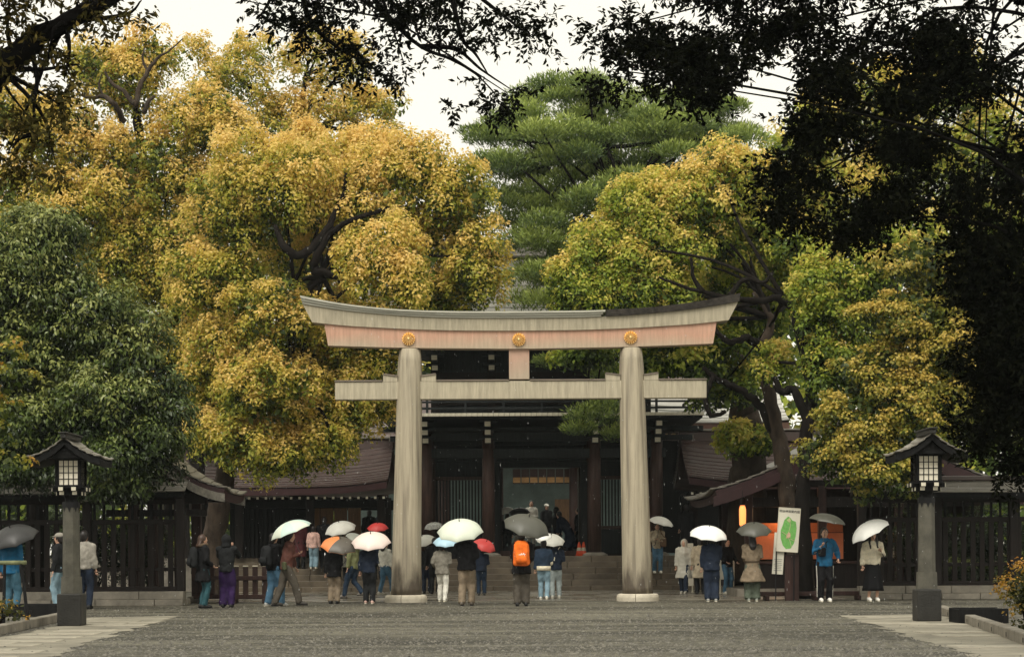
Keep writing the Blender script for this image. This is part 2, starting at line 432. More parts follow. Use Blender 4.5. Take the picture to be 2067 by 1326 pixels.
def np_mesh(name, P, Fc, m, parent=None, colr=None, smooth=False):
    me = bpy.data.meshes.new(name); k = Fc.shape[1]
    me.vertices.add(len(P)); me.vertices.foreach_set('co', P.astype(np.float32).ravel())
    me.loops.add(Fc.size); me.loops.foreach_set('vertex_index', Fc.astype(np.int32).ravel())
    me.polygons.add(len(Fc)); me.polygons.foreach_set('loop_start', np.arange(0, Fc.size, k, dtype=np.int32))
    me.update(calc_edges=True); me.materials.append(m)
    if colr is not None:
        a = me.attributes.new('col', 'FLOAT_COLOR', 'POINT')
        a.data.foreach_set('color', np.concatenate([colr, np.ones((len(colr), 1))], 1).astype(np.float32).ravel())
    if smooth: me.polygons.foreach_set('use_smooth', np.ones(len(Fc), bool))
    o = bpy.data.objects.new(name, me); col.objects.link(o)
    if parent: o.parent = parent
    return o
P_, F_ = scatter_stones()
o = stuff(np_mesh('gravel', P_, F_, M_GRAVELSTONE)); o['label'] = 'loose wet grey gravel spread over the whole forecourt'; o['category'] = 'gravel'

# kerbs
def kerb(x0, y0, x1, y1, label, n, notch):
    a, b = G(x0, y0), G(x1, y1); d = (b - a); L = d.length / n; rz = math.atan2(d.y, d.x)
    root = empty('kerb', a, rz); tag(root, label, 'kerb', 'stone kerbs')
    m = MB(); m.box((L / 2, 0, .07), (L - .012, .17, .15), bev=.012)
    first = m.build('kerb_stone', M_STONE, root)
    for i in range(n):
        o = first if i == 0 else dup(first, root)
        o.location = (i * L, 0, 0)
    if notch:
        m = MB(); m.box((0, 0, 0), (.07, .02, .06)); f = None
        for i in range(n):
            o = f = m.build('drain_slot', M_METALBK, root) if f is None else dup(f, root)
            o.location = (i * L + L * .5, notch * .078, .06)
    return root
kerb(-190, 1322, 124, 1252, 'long grey stone kerb running to the foot of the left lamp', 9, 0)
kerb(1897, 1236, 2330, 1390, 'grey stone kerb with dark drain slots beside the right lamp', 12, -1)

# ------------------------------------------------------------------ torii
TD = 46.6; TK = TD / F
def make_torii():
    gx = (1053 - CX) * TK
    root = empty('torii_gate', (gx, TD, 0))
    tag(root, 'great weathered cypress torii gate with gold crests over the steps', 'torii gate')
    z = lambda y: CAMH + (HY - y) * TK
    m_p = torii_mat('torii_pillar_wood', (.43, .375, .275), (.41, .36, .265), (.05, .036, .027), .2, 3, (7, 7, .35), .5, stain_at=.95)
    m_k = torii_mat('torii_beam_wood', (.44, .39, .285), (.43, .38, .28), (.1, .07, .05), None, None, (9, 6, .7), .5)
    m_s = torii_mat('torii_lintel_wood', (.55, .325, .23), (.47, .38, .275), (.1, .07, .05), z(704), z(676), (9, 6, .7), .36)
    m_c = mat('torii_roof_board', (.42, .41, .34), .4, .15, 4, .2, 12, stretch=(.4, 5, 5))
    m_d = mat('torii_mossy_roof', (.05, .043, .036), .85, .6, 9, .8, 40)
    m_cap = mat('torii_cap_board', (.19, .155, .12), .5, .4, 5, stretch=(.5, 5, 5))
    # pillars, leaning in a little
    for s in (-1, 1):
        xb, xt = s * 234 * TK, s * 223 * TK; m = MB()
        pr = [(.18, 31), (.35, 30.6), (1.2, 29.3), (2.4, 28.2), (3.6, 27), (4.4, 26.4), (5.2, 25.6), (5.7, 24.8), (5.95, 23.8), (z(704), 21.5)]
        m.tube([(xb + (xt - xb) * (h / 6.2), 0, h) for h, r in pr], [r * TK for h, r in pr], 40)
        m.build('pillar', m_p, root, True)
        # round footing of wedge stones
        pl = empty('plinth', (xb, 0, 0)); pl.parent = root
        w = MB(); R = 43 * TK
        w.lathe([(.0, 0), (R, 0), (R, .10), (R - .015, .155), (R - .06, .185), (0, .185), (0, 0)], (0, 0, 0), 8, .012, math.pi / 3 - .012)
        f = w.build('footing_stone', M_STONELT, pl)
        for k in range(6):
            o = f if k == 0 else dup(f, pl)
            o.rotation_euler = (0, 0, k * math.pi / 3 + .35)
    # tie beam with its cap boards and wedges
    m = MB(); m.box((0, 0, (z(770) + z(806)) / 2), (748 * TK, .30, z(770) - z(806)), bev=.012); m.build('tie_beam', m_k, root)
    m = MB()
    for a, b in ((-375, -278), (-170, -24), (18, 170), (278, 375)):
        c = MB(); c.box(((a + b) / 2 * TK, 0, z(768.3)), ((b - a) * TK, .36, .035), bev=.006); c.build('cap_board', m_cap, root)
    for s in (-1, 1):
        for a, b in ((224 - 53, 224 - 24), (224 + 24, 224 + 53)):
            x0, x1 = sorted((s * a * TK, s * b * TK))
            nearx = x0 if abs(abs(x0) - 224 * TK) < abs(abs(x1) - 224 * TK) else x1
            h0, h1 = (z(760), z(756)) if nearx == x0 else (z(756), z(760))
            zb = z(769.9)
            for y0, y1, dz, mm, nm in ((-.152, .152, 0, m_k, 'wedge'), (-.18, .18, .03, m_cap, 'wedge_cap')):
                v = MB(); lo0, lo1 = (zb, zb) if nm == 'wedge' else (h0 + .002, h1 + .002)
                v.add([(x0, y0, lo0), (x1, y0, lo1), (x1, y1, lo1), (x0, y1, lo0), (x0, y0, h0 + dz), (x1, y0, h1 + dz), (x1, y1, h1 + dz), (x0, y1, h0 + dz)],
                      [(0, 3, 2, 1), (4, 5, 6, 7), (0, 1, 5, 4), (1, 2, 6, 5), (2, 3, 7, 6), (3, 0, 4, 7)])
                v.build(nm, mm, root)
    m = MB(); m.box((-3 * TK, 0, (z(766.5) + z(705)) / 2), (41 * TK, .26, z(705) - z(766.5)), bev=.01)
    m.build('centre_strut', torii_mat('torii_strut_wood', (.48, .31, .23), (.41, .33, .245), (.1, .07, .05), z(766), z(720), (5, 5, .6), .25), root)
    # curved beams: profiles in photo pixels about the centre line
    def sample(tab, dx):
        a = abs(dx)
        xs = [t[0] for t in tab]; ys = [t[1] for t in tab]
        return float(np.interp(a, xs, ys))
    def smooth_tab(tab):
        xs = np.linspace(0, tab[-1][0], 60); ys = np.interp(xs, [t[0] for t in tab], [t[1] for t in tab])
        k = np.ones(9) / 9; yp = np.concatenate([ys[8:0:-1], ys, ys[-1] + (ys[-1] - ys[-2]) * np.arange(1, 9)])
        return list(zip(xs, np.convolve(yp, k, 'same')[8:-8]))
    roof_t = smooth_tab([(0, 632.6), (134, 632), (200, 630), (265, 626.5), (352, 616.5), (400, 607.5), (441, 598.8)])
    kas_t = smooth_tab([(0, 645.5), (120, 645), (220, 641.2), (332, 631.2), (400, 621.5), (441, 613.8)])
    kas_b = smooth_tab([(0, 670.3), (120, 669.5), (220, 666.4), (352, 658.6), (441, 648.5)])
    shi_b = smooth_tab([(0, 706), (220, 703), (300, 700.5), (441, 695.5)])
    def beam(top, bot, e_top, e_bot, dep_t, dep_b, x0=None, x1=None, n=48):
        """beam following two curves; slanted ends"""
        m = MB(); vs = []
        for i in range(n + 1):
            t = -1 + 2 * i / n
            xt = t * e_top if x0 is None else x0 + (x1 - x0) * i / n
            xb = t * e_bot if x0 is None else xt * (e_bot / e_top)
            zt, zb = z(sample(top, xt)), z(sample(bot, xb))
            vs += [(xt * TK, -dep_t / 2, zt), (xb * TK, -dep_b / 2, zb), (xb * TK, dep_b / 2, zb), (xt * TK, dep_t / 2, zt)]
        fs = [(i * 4 + k, i * 4 + (k + 1) % 4, i * 4 + 4 + (k + 1) % 4, i * 4 + 4 + k) for i in range(n) for k in range(4)]
        fs += [(0, 1, 2, 3), (n * 4 + 3, n * 4 + 2, n * 4 + 1, n * 4)]
        m.add(vs, fs); return m
    beam(kas_b, shi_b, 394, 387, .46, .42).build('lintel', m_s, root)
    beam(kas_t, kas_b, 437, 418, .62, .56).build('top_beam', m_k, root)
    # roof boards in three layers; the right third is old dark shingle
    lay = [(0, 1 / 3.), (1 / 3., 2 / 3.), (2 / 3., 1)]
    for k, (u0, u1) in enumerate(lay):
        tt = [(a, yr * (1 - u0) + yk * u0) for (a, yr), (_, yk) in zip(roof_t, kas_t)]
        bb = [(a, yr * (1 - u1) + yk * u1 - .45) for (a, yr), (_, yk) in zip(roof_t, kas_t)]
        ex = 441 - k * 1.6; dp = .86 - .08 * k
        if k == 0:
            tt = [(a, y - .0) for a, y in tt]
        beam(tt, bb, ex, ex - 1.2, dp, dp, -ex, 170 - k * 4, 30).build('roof_board', m_c, root)
    tt = [(a, y - .6) for a, y in roof_t]
    beam(tt, kas_t, 441, 438, .84, .74, 173, 441, 16).build('old_roof_shingle', m_d, root)
    # chrysanthemum crests
    cm = MB(); R = 13.6 * TK; n = 16
    for k in range(n):
        a = 2 * math.pi * k / n; w = math.pi / n * .92; vs = []
        prof = [(.16, .25, .035), (.45, .7, .05), (.75, 1.0, .055), (.93, .85, .05), (1.0, .35, .035)]
        for rr, ww, hh in prof:
            for sgn in (-1, 0, 1):
                aa = a + sgn * w * ww; r2 = R * rr * (1 if sgn == 0 else .985)
                vs.append((math.cos(aa) * r2, -(.02 + hh * (1.0 if sgn == 0 else .08)), math.sin(aa) * r2))
        fs = [(i * 3 + j, i * 3 + j + 1, i * 3 + j + 4, i * 3 + j + 3) for i in range(4) for j in range(2)]
        cm.add(vs, fs)
    cm.lathe([(0, .0), (R * .2, .0), (R * .2, .03), (R * .12, .055), (0, .06)], (0, 0, 0), 12)
    for i in range(len(cm.v) - 60, len(cm.v)):
        x, y, zz = cm.v[i]; cm.v[i] = (x, -(.03 + zz * .35), y)
    cm.tube([(0, 0.0, 0), (0, -.03, 0)], [R * .99, R * .97], 32)
    crest = cm.build('crest', M_GOLD, root)
    for i, (dx, yy) in enumerate(((-225, 685), (-3.5, 687.5), (221, 684.5))):
        o = crest if i == 0 else dup(crest, root)
        o.location = (dx * TK, -.215, z(yy))
    return root
make_torii()

# ------------------------------------------------------------------ lamps
def curved_roof(root, L, w, zr, ze, n, m_top, m_under, nx=8, endlift=0.0, thick=.05, concave=.5, part='roof_course', both=True, over=0.0):
    """gabled roof with ridge along local x: overlapping courses (each a part), deck under them, boards at the gables"""
    drop = lambda t: (1 - concave) * t + concave * (1 - (1 - t) ** 2)
    lift = lambda x: endlift * abs(2 * x / L) ** 3
    for s in ((-1, 1) if both else (-1,)):
        for i in range(n):
            t0, t1 = i / n, (i + 1) / n + .25 / n
            y0, y1 = s * w * t0, s * w * min(t1, 1.02)
            z0, z1 = zr - (zr - ze) * drop(t0), zr - (zr - ze) * drop(min(t1, 1.0))
            th = thick
            m = MB(); m.extrude([(y0, z0 + .004), (y1, z1 + th), (y1, z1 + .006), (y0, z0 - th * .5)], -L / 2, L / 2, nx, lift)
            m.build(part, m_top, root)
        prof = []
        k = 8
        for i in range(k + 1): t = i / k; prof.append((s * w * t * .985, zr - (zr - ze) * drop(t) - .012 - thick * .5 * (1 - t)))
        for i in range(k, -1, -1): t = i / k; prof.append((s * w * t * .97, zr - (zr - ze) * drop(t) - .16 * min(1, w) - thick))
        m = MB(); m.extrude(prof, -L / 2 + .03, L / 2 - .03, nx, lift); m.build('roof_deck', m_under, root)

def make_lamp(x, y, label, D=31.8):
    k = D / F; gp = U(x, y, D); root = empty('stone_lamp', (gp.x, D, 0)); tag(root, label, 'lamp', 'stone lamps beside the approach')
    zz = lambda py: (1262 - py) * k
    def octa(r0, r1, z0, z1):
        m = MB(); vs = []
        for r, z in ((r0, z0), (r1, z1)):
            c = r * .42
            vs += [(r, -c, z), (r, c, z), (c, r, z), (-c, r, z), (-r, c, z), (-r, -c, z), (-c, -r, z), (c, -r, z)]
        m.add(vs, [(i, (i + 1) % 8, 8 + (i + 1) % 8, 8 + i) for i in range(8)] + [tuple(range(8))[::-1], tuple(range(8, 16))]); return m
    m = MB(); m.box((0, 0, zz(1229.5)), (49 * k, 49 * k, zz(1197) - 0.0), bev=.02); m.build('base', M_STONEDK, root)
    m = octa(20 * k, 19 * k, zz(1196.8), zz(1163)); m.build('collar', M_STONEPOST, root)
    m = octa(16.5 * k, 15.2 * k, zz(1162.8), zz(1022)); m.build('post', M_STONEPOST, root)
    # black metal sheath with a toothed hem
    m = MB(); r = 16.4 * k; n = 24; vs = []; sq = []
    c = r * .42; ring = [(r, -c), (r, c), (c, r), (-c, r), (-r, c), (-r, -c), (-c, -r), (c, -r)]
    pts = []
    for i in range(8):
        a, b = ring[i], ring[(i + 1) % 8]
        for j in range(4): pts.append((a[0] + (b[0] - a[0]) * j / 4, a[1] + (b[1] - a[1]) * j / 4))
    for i, (px, py) in enumerate(pts):
        vs += [(px, py, zz(1034 if i % 4 == 2 else 1024)), (px, py, zz(1013))]
    N = len(pts)
    m.add(vs, [(2 * i, 2 * ((i + 1) % N), 2 * ((i + 1) % N) + 1, 2 * i + 1) for i in range(N)] + [tuple(2 * i + 1 for i in range(N))]); m.build('sheath', M_METALBK, root)
    m = MB(); m.tube([(0, 0, zz(1016)), (0, 0, zz(1008)), (0, 0, zz(996))], [13 * k, 12 * k, 17 * k], 8); m.build('neck', M_WOODBLACK, root)
    # bracket tiers with white ends
    for ty, hw in ((996, 25), (988, 34)):
        for s in (-1, 1):
            for ax in (0, 1):
                d = (2 * hw * k, .09, .075) if ax == 0 else (.09, 2 * hw * k, .075)
                c = (0, s * 13 * k, zz(ty) + (.003 if ax else 0)) if ax == 0 else (s * 13 * k, 0, zz(ty) + .006)
                m = MB(); m.box(c, d, bev=.006); m.build('bracket_arm', M_WOODBLACK, root)
                for e in (-1, 1):
                    w = MB(); cc = (e * (hw * k + .004), c[1], c[2]) if ax == 0 else (c[0], e * (hw * k + .004), c[2])
                    w.box(cc, (.008, .075, .06) if ax == 0 else (.075, .008, .06)); w.build('white_bracket_end', M_WHITE, root)
    # light box
    zb, zt = zz(985), zz(926); h = 25.5 * k
    m = MB(); m.box((0, 0, zb + .02), (2 * h + .06, 2 * h + .06, .04)); m.build('box_floor', M_WOODBLACK, root)
    m = MB(); m.box((0, 0, zt), (2 * h + .05, 2 * h + .05, .05)); m.build('box_head', M_WOODBLACK, root)
    for sx in (-1, 1):
        for sy in (-1, 1):
            m = MB(); m.box((sx * (h - .02), sy * (h - .02), (zb + zt) / 2 + .01), (.05, .05, zt - zb - .06)); m.build('corner_post', M_WOODBLACK, root)
    pz0, pz1 = zb + .045, zt - .03; pw = (2 * h - .1) / 4; ph = (pz1 - pz0) / 4
    pm = MB(); pm.box((0, 0, 0), (pw - .012, .008, ph - .012)); first = None
    for q in range(4):
        R = Matrix.Rotation(q * math.pi / 2, 3, 'Z')
        for i in range(4):
            for j in range(4):
                o = first = pm.build('paper_pane', M_PAPER, root) if first is None else dup(first, root)
                o.location = R @ Vector(((i - 1.5) * pw, -(h - .035), pz0 + (j + .5) * ph)); o.rotation_euler = (0, 0, q * math.pi / 2)
        for i in range(5):
            m = MB(); v = R @ Vector(((i - 2) * pw, -(h - .03), (pz0 + pz1) / 2)); m.box(v, (.012, .026, pz1 - pz0), R); m.build('muntin', M_WOODBLACK, root)
            m = MB(); v = R @ Vector((0, -(h - .03), pz0 + i * ph)); m.box(v, (2 * h - .1, .022, .012), R); m.build('muntin', M_WOODBLACK, root)
    # beams and curved gable roof, ridge running away from the viewer
    rr = empty('roof', (0, 0, 0), math.pi / 2); rr.parent = root
    curved_roof(rr, 1.0, 73 * k, zz(890), zz(929), 5, M_COPPERG, M_WOODBLACK, 6, .04, .025, .75)
    m = MB(); m.box((0, 0, zz(883)), (1.12, .10, .085), bev=.012); m.build('ridge_beam', M_STONEDK, rr)
    m = MB(); m.box((0, 0, zz(877)), (1.18, .15, .025), bev=.006); m.build('ridge_cap', M_STONEDK, rr)
    # gable filling under the slope
    for e in (-1, 1):
        m = MB(); m.add([(e * .40, -49 * k, zz(927)), (e * .40, 49 * k, zz(927)), (e * .40, 18 * k, zz(906)), (e * .40, 0, zz(896)), (e * .40, -18 * k, zz(906)),
                         (e * .36, -49 * k, zz(927)), (e * .36, 49 * k, zz(927)), (e * .36, 18 * k, zz(906)), (e * .36, 0, zz(896)), (e * .36, -18 * k, zz(906))],
                        [(0, 1, 2, 3, 4), (9, 8, 7, 6, 5)] + [(i, (i + 1) % 5, 5 + (i + 1) % 5, 5 + i) for i in range(5)])
        m.build('gable_board', M_WOODBLACK, rr)
        for s in (-1, 1):
            m = MB(); m.box((e * .41, s * 42 * k, zz(926)), (.07, .07, .06)); m.build('white_beam_end', M_WHITE, rr)
    return root
make_lamp(145, 1262, 'stone lamp on an octagonal post at the left, dark front, beside the green tree')
make_lamp(1871, 1253, 'stone lamp on an octagonal post at the right, before the dark fence')
# ------------------------------------------------------------------ platform and steps
GC = 1.0           # gate centre line (m)
def make_steps():
    root = empty('stone_steps', (0, 60.3, 0)); tag(root, 'wide wet stone steps leading up to the dark gate', 'steps')
    hs = [.16, .35, .54, .74, .93, 1.12]; rng = random.Random(3)
    x0, x1 = -9.2, 7.9
    for i, h in enumerate(hs):
        y0 = i * .36; z0 = 0 if i == 0 else hs[i - 1] - .03
        x = x0 + rng.uniform(-.6, 0)
        while x < x1:
            w = rng.uniform(1.1, 1.7); m = MB()
            m.box((x + w / 2, y0 + .26 + rng.uniform(-.006, .006), (z0 + h) / 2 + rng.uniform(-.006, .0)), (w - .012, .52, h - z0), bev=.014)
            m.build('step_stone', M_STONEWET, root); x += w
    return root
make_steps()
p = MB(); p.box((.5, 86.6, .55), (60, 48.4, 1.1)); setting(p.build('platform', M_STONE))

# ------------------------------------------------------------------ two-storey gate
def make_gate():
    Y = 63.0; root = empty('shrine_gate', (GC, Y, 1.1)); tag(root, 'large dark two storey shrine gate with white bracket ends', 'gate')
    lz = lambda z: z - 1.1
    px = [-3.85, -1.78, 1.78, 3.85]
    for row, y in enumerate((0, 2.4, 4.8)):
        for x in px:
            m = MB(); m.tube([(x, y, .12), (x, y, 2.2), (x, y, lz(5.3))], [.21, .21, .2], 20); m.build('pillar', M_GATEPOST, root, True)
            m = MB(); m.lathe([(0, 0), (.42, 0), (.42, .06), (.28, .13), (0, .13)], (x, y, .0), 16); m.build('pillar_base', M_STONE, root)
    # beams
    for y in (0, 2.4, 4.8):
        for zc, h in ((lz(4.55), .32), (lz(5.1), .26)):
            m = MB(); m.box((0, y, zc), (8.3, .20, h), bev=.01); m.build('beam', M_GATE, root)
    for x in px:
        m = MB(); m.box((x, 2.4, lz(4.9)), (.18, 4.7, .2)); m.build('cross_beam', M_GATE, root)
    # middle row: side bays closed with barred windows, centre open
    for s in (-1, 1):
        cx = s * 2.815; w = 1.66
        for z0, z1, nm in ((.1, .95, 'lower_panel'), (2.75, 3.3, 'upper_panel')):
            m = MB(); m.box((cx, 2.4, (z0 + z1) / 2), (w, .08, z1 - z0)); m.build(nm, M_GATE, root)
        for zc in (.99, 2.72):
            m = MB(); m.box((cx, 2.35, zc), (w, .2, .12), bev=.01); m.build('window_rail', M_GATEPOST, root)
        bar = MB(); bar.box((0, 0, 1.855), (.055, .07, 1.6)); f = None
        for i in range(15):
            o = f = bar.build('window_bar', M_GATE, root) if f is None else dup(f, root)
            o.location = (cx - w / 2 + (i + .5) * w / 15, 2.4, 0)
        # door leaf, folded back inside the centre bay
        m = MB(); m.box((s * 1.52, 2.4, 1.65), (.24, .26, 3.1), bev=.01); m.build('door_jamb', M_GATE, root)
        d = MB(); d.box((s * 1.38, 3.4, 1.6), (.07, 1.5, 3.0)); d.build('door_leaf', M_WOODDARK, root)
    m = MB(); m.box((0, 2.4, lz(4.28)), (3.4, .24, .2)); m.build('door_lintel', M_GATE, root)
    m = MB(); m.box((0, 2.4, .1), (3.4, .2, .2)); m.build('threshold', M_GATEPOST, root)
    m = MB(); m.box((0, 2.4, lz(5.35)), (8.6, 5.6, .1)); m.build('ceiling', M_GATE, root)
    # bracket clusters under the balcony and under the eaves; white end faces
    arm = MB(); arm.box((0, 0, 0), (.2, .9, .17), bev=.008); A = None
    end = MB(); end.box((0, 0, 0), (.19, .014, .155)); E = None
    def bracket(x, y, zs, step):
        nonlocal A, E
        for k, z in enumerate(zs):
            o = A = arm.build('bracket_arm', M_GATE, root) if A is None else dup(A, root)
            o.location = (x, y - k * step, z)
            o = E = end.build('white_bracket_end', M_WHITE, root) if E is None else dup(E, root)
            o.location = (x, y - k * step - .459, z)
            m = MB(); m.box((x, y - k * step - .05, z + .13), (.62, .2, .11), bev=.01); m.build('bracket_block', M_GATE, root)
    for x in px: bracket(x, -.15, (lz(4.95), lz(5.2), lz(5.45)), .36)
    for s in (-1, 1):
        m = MB(); m.box((s * 4.6, -.15, lz(5.05)), (.9, .18, .17)); m.build('bracket_arm', M_GATE, root)
        e = MB(); e.box((s * 5.056, -.15, lz(5.05)), (.012, .16, .155)); e.build('white_bracket_end', M_WHITE, root)
        m = MB(); m.box((s * 4.85, -.15, lz(5.35)), (1.1, .18, .17)); m.build('bracket_arm', M_GATE, root)
    # balcony: boards with pale ends, one by one
    yb = -1.55
    m = MB(); m.box((0, 2.4, lz(5.66)), (10.5, 7.8, .1)); m.build('balcony_floor', M_GATE, root)
    bd = MB(); bd.box((0, 0, 0), (.165, .3, .10)); f = None
    for i in range(60):
        o = f = bd.build('balcony_board', M_WHITE, root) if f is None else dup(f, root)
        o.location = (-5.19 + i * .176, yb, lz(5.73))
    for z, h in ((lz(5.95), .07), (lz(6.16), .06), (lz(6.42), .09)):
        m = MB(); m.box((0, yb + .12, z), (10.9, .08, h), bev=.01); m.build('balcony_rail', M_GATE, root)
        for s in (-1, 1):
            m = MB(); m.box((s * 5.1, yb + 2.6, z + .004), (.08, 5.4, h), bev=.01); m.build('balcony_rail', M_GATE, root)
    for i in range(9):
        m = MB(); m.box((-5.0 + i * 1.25, yb + .12, lz(6.08)), (.08, .07, .62)); m.build('baluster', M_GATE, root)
    # upper storey
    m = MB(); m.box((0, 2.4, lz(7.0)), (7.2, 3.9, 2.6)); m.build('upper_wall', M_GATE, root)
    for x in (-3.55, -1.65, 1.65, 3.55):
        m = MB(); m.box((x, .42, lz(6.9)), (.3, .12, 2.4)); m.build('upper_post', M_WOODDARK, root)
        bracket(x, .4, (lz(7.42), lz(7.72), lz(8.0)), .4)
    for zc in (lz(6.3), lz(7.2)):
        m = MB(); m.box((0, .44, zc), (7.3, .1, .2)); m.build('upper_beam', M_WOODDARK, root)
    # roof, ridge along x
    rr = empty('roof', (0, 2.4, 0)); rr.parent = root
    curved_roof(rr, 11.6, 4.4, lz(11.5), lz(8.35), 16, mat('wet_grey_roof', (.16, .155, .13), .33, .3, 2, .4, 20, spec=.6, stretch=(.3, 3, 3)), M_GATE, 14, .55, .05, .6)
    m = MB(); m.box((0, 0, lz(11.7)), (10.6, .55, .5), bev=.05); m.build('ridge', M_COPPERG, rr)
    raf = MB(); raf.box((0, 0, 0), (.09, 1.3, .1)); f = None
    for i in range(44):
        x = -5.5 + i * .256
        o = f = raf.build('rafter', M_GATE, rr) if f is None else dup(f, rr)
        o.location = (x, -3.65, lz(8.22) + .55 * abs(2 * x / 11.6) ** 3); o.rotation_euler = (-.12, 0, 0)
    return root
make_gate()

# ------------------------------------------------------------------ side corridors
def corridor(x0, x1, label, Y=63.6, ze=3.35, zr=4.75, openings=(), wet=None):
    L = x1 - x0; cx = (x0 + x1) / 2
    root = empty('corridor', (cx, Y, 0)); tag(root, label, 'corridor', 'roofed corridors beside the gate')
    rr = empty('roof', (0, 0, 0)); rr.parent = root
    curved_roof(rr, L, 3.0, zr, ze, 12, wet or M_COPPER, M_FASCIA, 12, .22, .045, .55)
    m = MB(); m.box((0, 0, zr + .14), (L + .1, .42, .36), bev=.03); m.build('ridge', M_COPPER, rr)
    m = MB(); m.box((0, 0, zr + .36), (L + .35, .56, .07), bev=.02); m.build('ridge_cap', M_COPPERG, rr)
    m = MB(); m.extrude([(-3.03, ze - .02), (-3.03, ze - .24), (-2.9, ze - .24), (-2.9, ze - .02)], -L / 2 + .02, L / 2 - .02, 12, lambda x: .22 * abs(2 * x / L) ** 3); m.build('fascia', M_FASCIA, rr)
    n = int(L / .27); raf = MB(); raf.box((0, .6, 0), (.09, 1.3, .09)); f = None
    en = MB(); en.box((0, -.055, 0), (.075, .012, .075)); fe = None
    for i in range(n):
        x = -L / 2 + (i + .5) * L / n
        o = f = raf.build('rafter', M_WOODBLACK, root) if f is None else dup(f, root); o.location = (x, -2.75, ze - .32)
        o = fe = en.build('rafter_end', M_WHITE, root) if fe is None else dup(fe, root); o.location = (x, -2.751, ze - .32)
    # posts and beams
    k = max(2, round(L / 2.2))
    for i in range(k + 1):
        x = -L / 2 + .3 + i * (L - .6) / k
        for y in (-1.6, 1.6):
            m = MB(); m.box((x, y, (1.1 + ze - .2) / 2), (.26, .26, ze - .2 - 1.1), bev=.015); m.build('post', M_WOODDARK, root)
    for y in (-1.6, 1.6):
        m = MB(); m.box((0, y, ze - .45), (L - .2, .2, .34), bev=.01); m.build('beam', M_WOODBLACK, root)
    for a, b, kind in openings:
        if kind == 'slats':
            n = int((b - a) / .14); s_ = MB(); s_.box((0, 0, 2.05), (.075, .05, 1.9)); f = None
            for i in range(n):
                o = f = s_.build('slat', M_WOODBLACK, root) if f is None else dup(f, root)
                o.location = (a - cx + (i + .5) * (b - a) / n, -1.6, 0)
            m = MB(); m.box(((a + b) / 2 - cx, -1.5, 2.05), (b - a, .05, 1.88)); m.build('wall_panel', M_WOODBLACK, root)
        elif kind == 'wood':
            for i in range(4):
                w = (b - a) / 4
                m = MB(); m.box((a - cx + (i + .5) * w, 1.45, 2.3), (w - .03, .06, 1.3)); m.build('inner_panel', mat('amber_panel', (.20, .11, .05), .6, .35, 4, stretch=(4, 4, .5)), root)
    return root
corridor(-11.6, -4.0, 'brown roofed corridor left of the gate, wet roof half white with sky', openings=((-9.3, -7.2, 'slats'), (-7.1, -5.2, 'wood')))
corridor(5.75, 13.5, 'maroon roofed corridor right of the gate, behind the tree trunks', Y=64.2, ze=3.45, zr=5.0, openings=((8.6, 13.0, 'slats'),))

# inner hall seen through the doorway, and a roof that shows right of the gate
def inner_hall():
    Y = 92.0; root = empty('inner_hall', (1.2, Y, 1.1)); tag(root, 'dark inner hall with warm wooden panels seen through the doorway', 'building')
    m_t = mat('teal_dark_plaster', (.13, .18, .17), .7, .3, 1)
    m = MB(); m.box((0, 3, 3.0), (19, .2, 6.0)); m.build('back_wall', m_t, root)
    for x in (-7.5, -4.5, -1.9, 1.9, 4.5, 7.5):
        m = MB(); m.tube([(x, 0, 0), (x, 0, 5.2)], [.3, .28], 16); m.build('pillar', M_WOODRED, root, True)
    m = MB(); m.box((0, 0, 4.75), (17, .3, .45)); m.build('beam', M_WOODBLACK, root)
    m_w = mat('warm_lit_wood', (.42, .24, .09), .5, .3, 3)  # warm light on the panels painted in as a paler wood colour
    for i in range(8):
        x = -.95 + i * .42
        m = MB(); m.box((x, .2, 3.9), (.38, .05, .72)); o = m.build('hanging_panel', M_WOODRED, root)
        m = MB(); m.box((x, .16, 3.72), (.36, .04, .26)); m.build('pale_band', m_w, o)
    m = MB(); m.box((1.35, 2.85, 2.2), (.75, .06, 1.3)); m.build('amber_screen', mat('amber_panel', (.20, .11, .05), .6, .35), root)
    m = MB(); m.box((0, -14.5, .2), (9, 12, .4), bev=.02); m.build('stage', M_WOODDARK, root)
    rr = empty('roof', (0, 3, 0)); rr.parent = root
    curved_roof(rr, 24, 6.5, 9.0, 5.3, 9, M_COPPER, M_WOODBLACK, 8, .5, .06, .5)
    return root
inner_hall()
def side_annex():
    root = empty('gate_annex', (7.6, 72.5, 1.1)); tag(root, 'pale wet roofed annex behind the gate, pale rafter ends showing', 'building')
    rr = empty('roof', (0, 0, 0)); rr.parent = root
    curved_roof(rr, 5.2, 3.4, 6.6, 4.85, 9, mat('pale_wet_roof', (.45, .44, .40), .35, .15, 2, spec=.6), M_WOODRED, 6, .1, .05, .5)
    m = MB(); m.box((0, -3.36, 4.72), (5.2, .1, .3)); m.build('fascia', mat('brown_fascia', (.16, .085, .06), .6, .3), rr)
    en = MB(); en.box((0, -.05, 0), (.13, .8, .13)); f = None
    for i in range(18):
        o = f = en.build('rafter_end', mat('ochre_rafter_end', (.55, .38, .2), .6, .2), root) if f is None else dup(f, root)
        o.location = (-2.5 + i * .29, -2.9, 4.42)
    m = MB(); m.box((0, 0, 2.2), (4.8, 4.6, 4.2)); m.build('wall', M_WOODBLACK, root)
    return root
side_annex()

